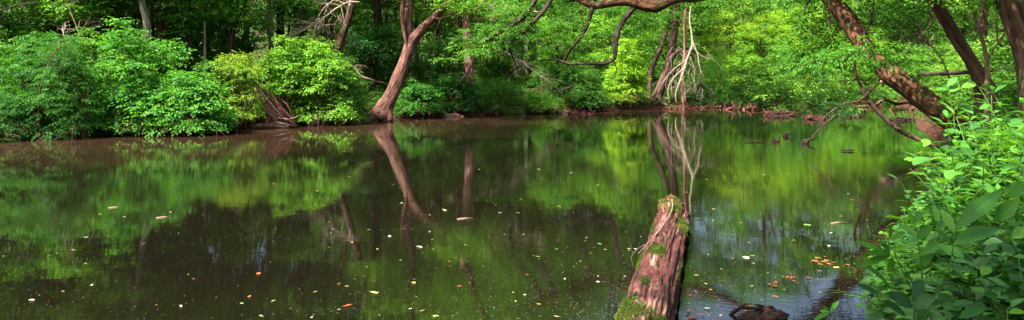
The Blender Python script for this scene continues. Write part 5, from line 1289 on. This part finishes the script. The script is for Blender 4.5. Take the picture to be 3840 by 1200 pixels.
for k in range(150):
    Y = 2.2 + 14.5 * rg.random() ** 1.5; xs, _ = near_point(Y, 0); xmax = Y * 1920 / F * 1.05 + .3
    if xmax - xs < .1: continue
    d = rg.uniform(.22 if Y < 9 else .05, max(.3, xmax - xs))
    f = Y
    if Y < 5: kind = rg.choice(['big', 'oval', 'lance', 'grass', 'creeper'], p=[.36, .28, .14, .1, .12])
    elif Y < 9: kind = rg.choice(['creeper', 'oval', 'lance', 'tiny', 'grass', 'big'], p=[.34, .24, .14, .08, .12, .08])
    else: kind = rg.choice(['creeper', 'oval', 'lance', 'tiny', 'grass'], p=[.4, .2, .2, .1, .1])
    if Y < 3.5 and d < .55: continue
    try_add(Y, d, str(kind), rg.uniform(.8, 1.25) * (1 + min(.35, Y / 40)) * (.7 if d < .5 and Y < 6 else 1))
for Y in np.concatenate([np.arange(2.3, 5, .5), np.arange(5, 17, .55)]):
    try_add(Y, rg.uniform(.12, .25), str(rg.choice(['oval', 'creeper', 'lance', 'grass', 'tiny'])), rg.uniform(.55, .85))
BANDS = [(0, 3.6, 'in the front corner'), (3.6, 6, 'on the lower slope'), (6, 10, 'on the middle slope'), (10, 99, 'on the upper bank')]
for kind in HK:
    for y0, y1, bn in BANDS:
        sub = sorted([i for i in inst if i[3] == kind and y0 <= i[2] < y1], key=lambda i: i[0])
        for q, (px, x, y, _, sc) in enumerate(sub):
            v = int(rg.integers(0, 3)); t = thing(HK[kind][1], '%s %s, %s from the left' % (HK[kind][2], bn, ORD[min(q, 29)]), 'grass' if kind == 'grass' else 'plant', (x, y, gz(x, y) - .02), rg.uniform(0, 6.28), 'plants crowding the right bank', sc)
            link(bpy.data.objects.new('leaves', hp[kind, v][0]), t)
            if hp[kind, v][1]: link(bpy.data.objects.new('stem', hp[kind, v][1]), t)
# mass of weeds between them
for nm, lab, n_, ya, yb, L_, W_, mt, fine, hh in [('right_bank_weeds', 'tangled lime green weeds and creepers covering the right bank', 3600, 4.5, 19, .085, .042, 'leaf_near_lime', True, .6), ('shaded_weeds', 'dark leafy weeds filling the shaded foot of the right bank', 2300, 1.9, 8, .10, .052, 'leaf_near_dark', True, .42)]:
    mb = MB(); O = []
    while len(O) < n_:
        Y = ya + (yb - ya) * rg.random() ** 1.3; xs, _ = near_point(Y, 0); xm = Y * 1920 / F * 1.08 + .4
        if xm < xs: continue
        O.append((rg.uniform(xs + .15, max(xm, xs + .3)), Y))
    O = np.array(O); hmap = np.array([noise.noise(Vector((a * 1.1, b * 1.1, 2))) for a, b in O])
    dn_ = segdist(O[:, 0], O[:, 1], NEAR)
    z = height(O[:, 0], O[:, 1]) + rg.uniform(.02, 1, n_) ** .6 * (hh * (.75 + hmap * .8)) * np.clip(.35 + dn_, 0, 1)
    O = np.column_stack([O, z]); D = np.column_stack([rg.normal(0, 1, (n_, 2)), rg.uniform(-.2, .5, n_)])
    sprays(mb, O, D, np.tile([0, 0, 1.0], (n_, 1)) + rg.normal(0, .3, (n_, 3)), .2, 5, L_, W_, rg, fine=fine, tb=.45, tv=.4)
    meta(mb.build(nm, M[mt]), lab, 'ground cover', kind='stuff')
# hero plants with leaves drawn one by one: (base, tip, width) in picture units at distance Y
def drawn_plant(name, label, Y, stems, leaves, mat, droop=.15, cat='plant', up=(0, -.5, 1)):
    b = W(stems[0][0][0], stems[0][0][1], Y); t = thing(name, label, cat, b); ms = MB()
    for st_ in stems: tube(ms, path(st_, Y), [0.0009 * Y * (1 - .5 * k / len(st_)) for k in range(len(st_))], sides=6, step=.04, rough=0)
    ms.build('stem', M['stem_green'], t, off=b); rgx = np.random.default_rng(int(stems[0][0][0]))
    for lf in leaves:
        (x0, y0), (x1, y1), wd = lf[:3]; dY = lf[3] if len(lf) > 3 else rgx.uniform(-.1, .1) * Y * .3
        a = W(x0, y0, Y); c = W(x1, y1, Y + dY); L_ = (c - a).length; mb = MB()
        add_fine_leaves(mb, np.array([a]), np.array([c - a]), np.array([up]) + rgx.normal(0, .15, (1, 3)), np.array([L_]), np.array([wd * S / F * Y]), np.array([rgx.uniform(.2, .9)]), droop=droop)
        mb.build('leaf', M[mat], t, off=b)
    return t
drawn_plant('large_leaf_sapling', 'sapling with large pale veined leaves in front of the foot of the leaning tree', 7.0, [[(2402, 330), (2398, 285), (2388, 240), (2384, 215)], [(2398, 280), (2420, 262), (2462, 272)], [(2390, 245), (2419, 221)]],
            [((2384, 217), (2408, 191), 20), ((2418, 221), (2458, 206), 22), ((2386, 232), (2415, 214), 18), ((2405, 257), (2438, 239), 22), ((2462, 274), (2490, 262), 17), ((2382, 240), (2362, 262), 15), ((2400, 280), (2368, 250), 14), ((2412, 262), (2450, 282), 20), ((2390, 226), (2350, 222), 14), ((2398, 270), (2430, 290), 18)], 'leaf_near', up=(0, -.8, .7))
drawn_plant('arching_leaf_plant', 'plant with one huge arching pale leaf over a dark heart shaped leaf', 3.0, [[(2385, 700), (2395, 640), (2402, 590), (2418, 540)], [(2560, 560), (2540, 500), (2522, 478)], [(2560, 640), (2540, 600), (2517, 580)]],
            [((2524, 477), (2404, 562), 46, -.1), ((2520, 574), (2402, 596), 50, -.1), ((2500, 560), (2560, 500), 40), ((2402, 590), (2370, 520), 26), ((2400, 620), (2360, 575), 28), ((2540, 500), (2576, 455), 34), ((2545, 600), (2590, 570), 36)], 'leaf_near', up=(-.3, -.6, .8))
drawn_plant('corner_leaf_plant', 'glossy plant in the bottom corner with one upright lit leaf', 2.9, [[(2300, 800), (2300, 770), (2292, 745)], [(2330, 800), (2340, 770), (2360, 745)], [(2225, 800), (2215, 760), (2190, 700)]],
            [((2293, 750), (2328, 697), 34), ((2298, 765), (2355, 742), 34), ((2296, 772), (2238, 735), 40), ((2245, 730), (2188, 662), 44), ((2300, 785), (2370, 792), 30), ((2360, 745), (2410, 752), 26), ((2340, 790), (2390, 820), 30), ((2220, 760), (2290, 790), 34), ((2210, 740), (2160, 712), 26), ((2470, 740), (2530, 745), 30), ((2480, 770), (2420, 792), 30), ((2230, 790), (2180, 800), 24)], 'leaf_near_dark', up=(0, -.7, .8))
drawn_plant('star_leaf_plant', 'lime plant with star like leaf whorls leaning over the water at the right bank', 3.3, [[(2300, 720), (2275, 675), (2243, 640)], [(2290, 720), (2260, 660), (2235, 605)]],
            [((2243, 640), (2150, 600), 22), ((2243, 642), (2160, 663), 22), ((2240, 640), (2180, 632), 20), ((2238, 606), (2185, 582), 18), ((2238, 606), (2280, 578), 18), ((2240, 608), (2195, 615), 20), ((2243, 640), (2290, 615), 22), ((2243, 645), (2240, 690), 24), ((2236, 604), (2245, 565), 16), ((2240, 640), (2215, 598), 18)], 'leaf_near_lime', up=(0, -.6, .9))
drawn_plant('water_edge_sprig', 'small three leaved sprig poking over the water at the bottom right', 4.2, [[(2110, 820), (2098, 795), (2088, 782)]], [((2088, 784), (2110, 755), 12), ((2088, 784), (2050, 800), 14), ((2086, 780), (2074, 768), 12), ((2090, 786), (2062, 780), 10)], 'leaf_near', up=(0, -.7, .9))
t = drawn_plant('long_grass_blade', 'single long grass blade arching over the water toward the lower right plants', 4.0, [[(2210, 775), (2170, 745), (2110, 732), (2058, 729)]], [((2190, 752), (2120, 733), 5), ((2150, 738), (2058, 729), 4)], 'leaf_near', cat='grass')
drawn_plant('tall_lance_plant', 'tall dark narrow leaved plant standing left of the huge arching leaf', 3.4, [[(2320, 700), (2312, 620), (2300, 560), (2290, 530)], [(2340, 700), (2345, 620), (2360, 560)]],
            [((2300, 570), (2286, 515), 18), ((2304, 590), (2260, 560), 22), ((2306, 600), (2350, 560), 24), ((2310, 620), (2270, 620), 24), ((2312, 640), (2370, 610), 24), ((2360, 560), (2350, 505), 20), ((2356, 580), (2395, 540), 22), ((2350, 610), (2400, 640), 24), ((2346, 640), (2310, 670), 24), ((2300, 560), (2320, 530), 18)], 'leaf_near', up=(0, -.7, .8))
#PART2END
# ------------------------------------------------------------------ light, world, camera
w = bpy.data.worlds.new('World'); scn.world = w; w.use_nodes = True
nt = w.node_tree; bg = nt.nodes['Background']
sky = nt.nodes.new('ShaderNodeTexSky'); sky.sky_type = 'NISHITA'; sky.sun_disc = False
EL = math.radians(54); AZ = math.radians(232)
sky.sun_elevation = EL; sky.sun_rotation = AZ; sky.air_density = 1.0; sky.dust_density = 6.0
nt.links.new(sky.outputs[0], bg.inputs['Color']); bg.inputs['Strength'].default_value = .108
sl = bpy.data.lights.new('sun', 'SUN'); sl.energy = 5; sl.angle = math.radians(.5); sl.color = (1, .95, .86)
so = bpy.data.objects.new('sun', sl); link(so)
d = Vector((math.sin(AZ) * math.cos(EL), math.cos(AZ) * math.cos(EL), math.sin(EL)))
so.rotation_euler = d.to_track_quat('Z', 'Y').to_euler()
so.location = (0, 0, 40)
cam = bpy.data.cameras.new('camera'); co = bpy.data.objects.new('camera', cam); link(co)
co.location = (0, 0, CAMZ); co.rotation_euler = (math.radians(90), 0, 0)
cam.sensor_width = 36; cam.lens = 36 * F / 3840; cam.shift_y = -300 / 3840; cam.clip_end = 3000; cam.clip_start = .05
scn.camera = co
scn.view_settings.view_transform = 'Standard'; scn.view_settings.look = 'None'; scn.view_settings.exposure = 2.05; scn.view_settings.gamma = 1
c = scn.cycles
c.max_bounces = 6; c.diffuse_bounces = 3; c.glossy_bounces = 3; c.transmission_bounces = 4; c.caustics_reflective = False; c.caustics_refractive = False
c.use_denoising = True
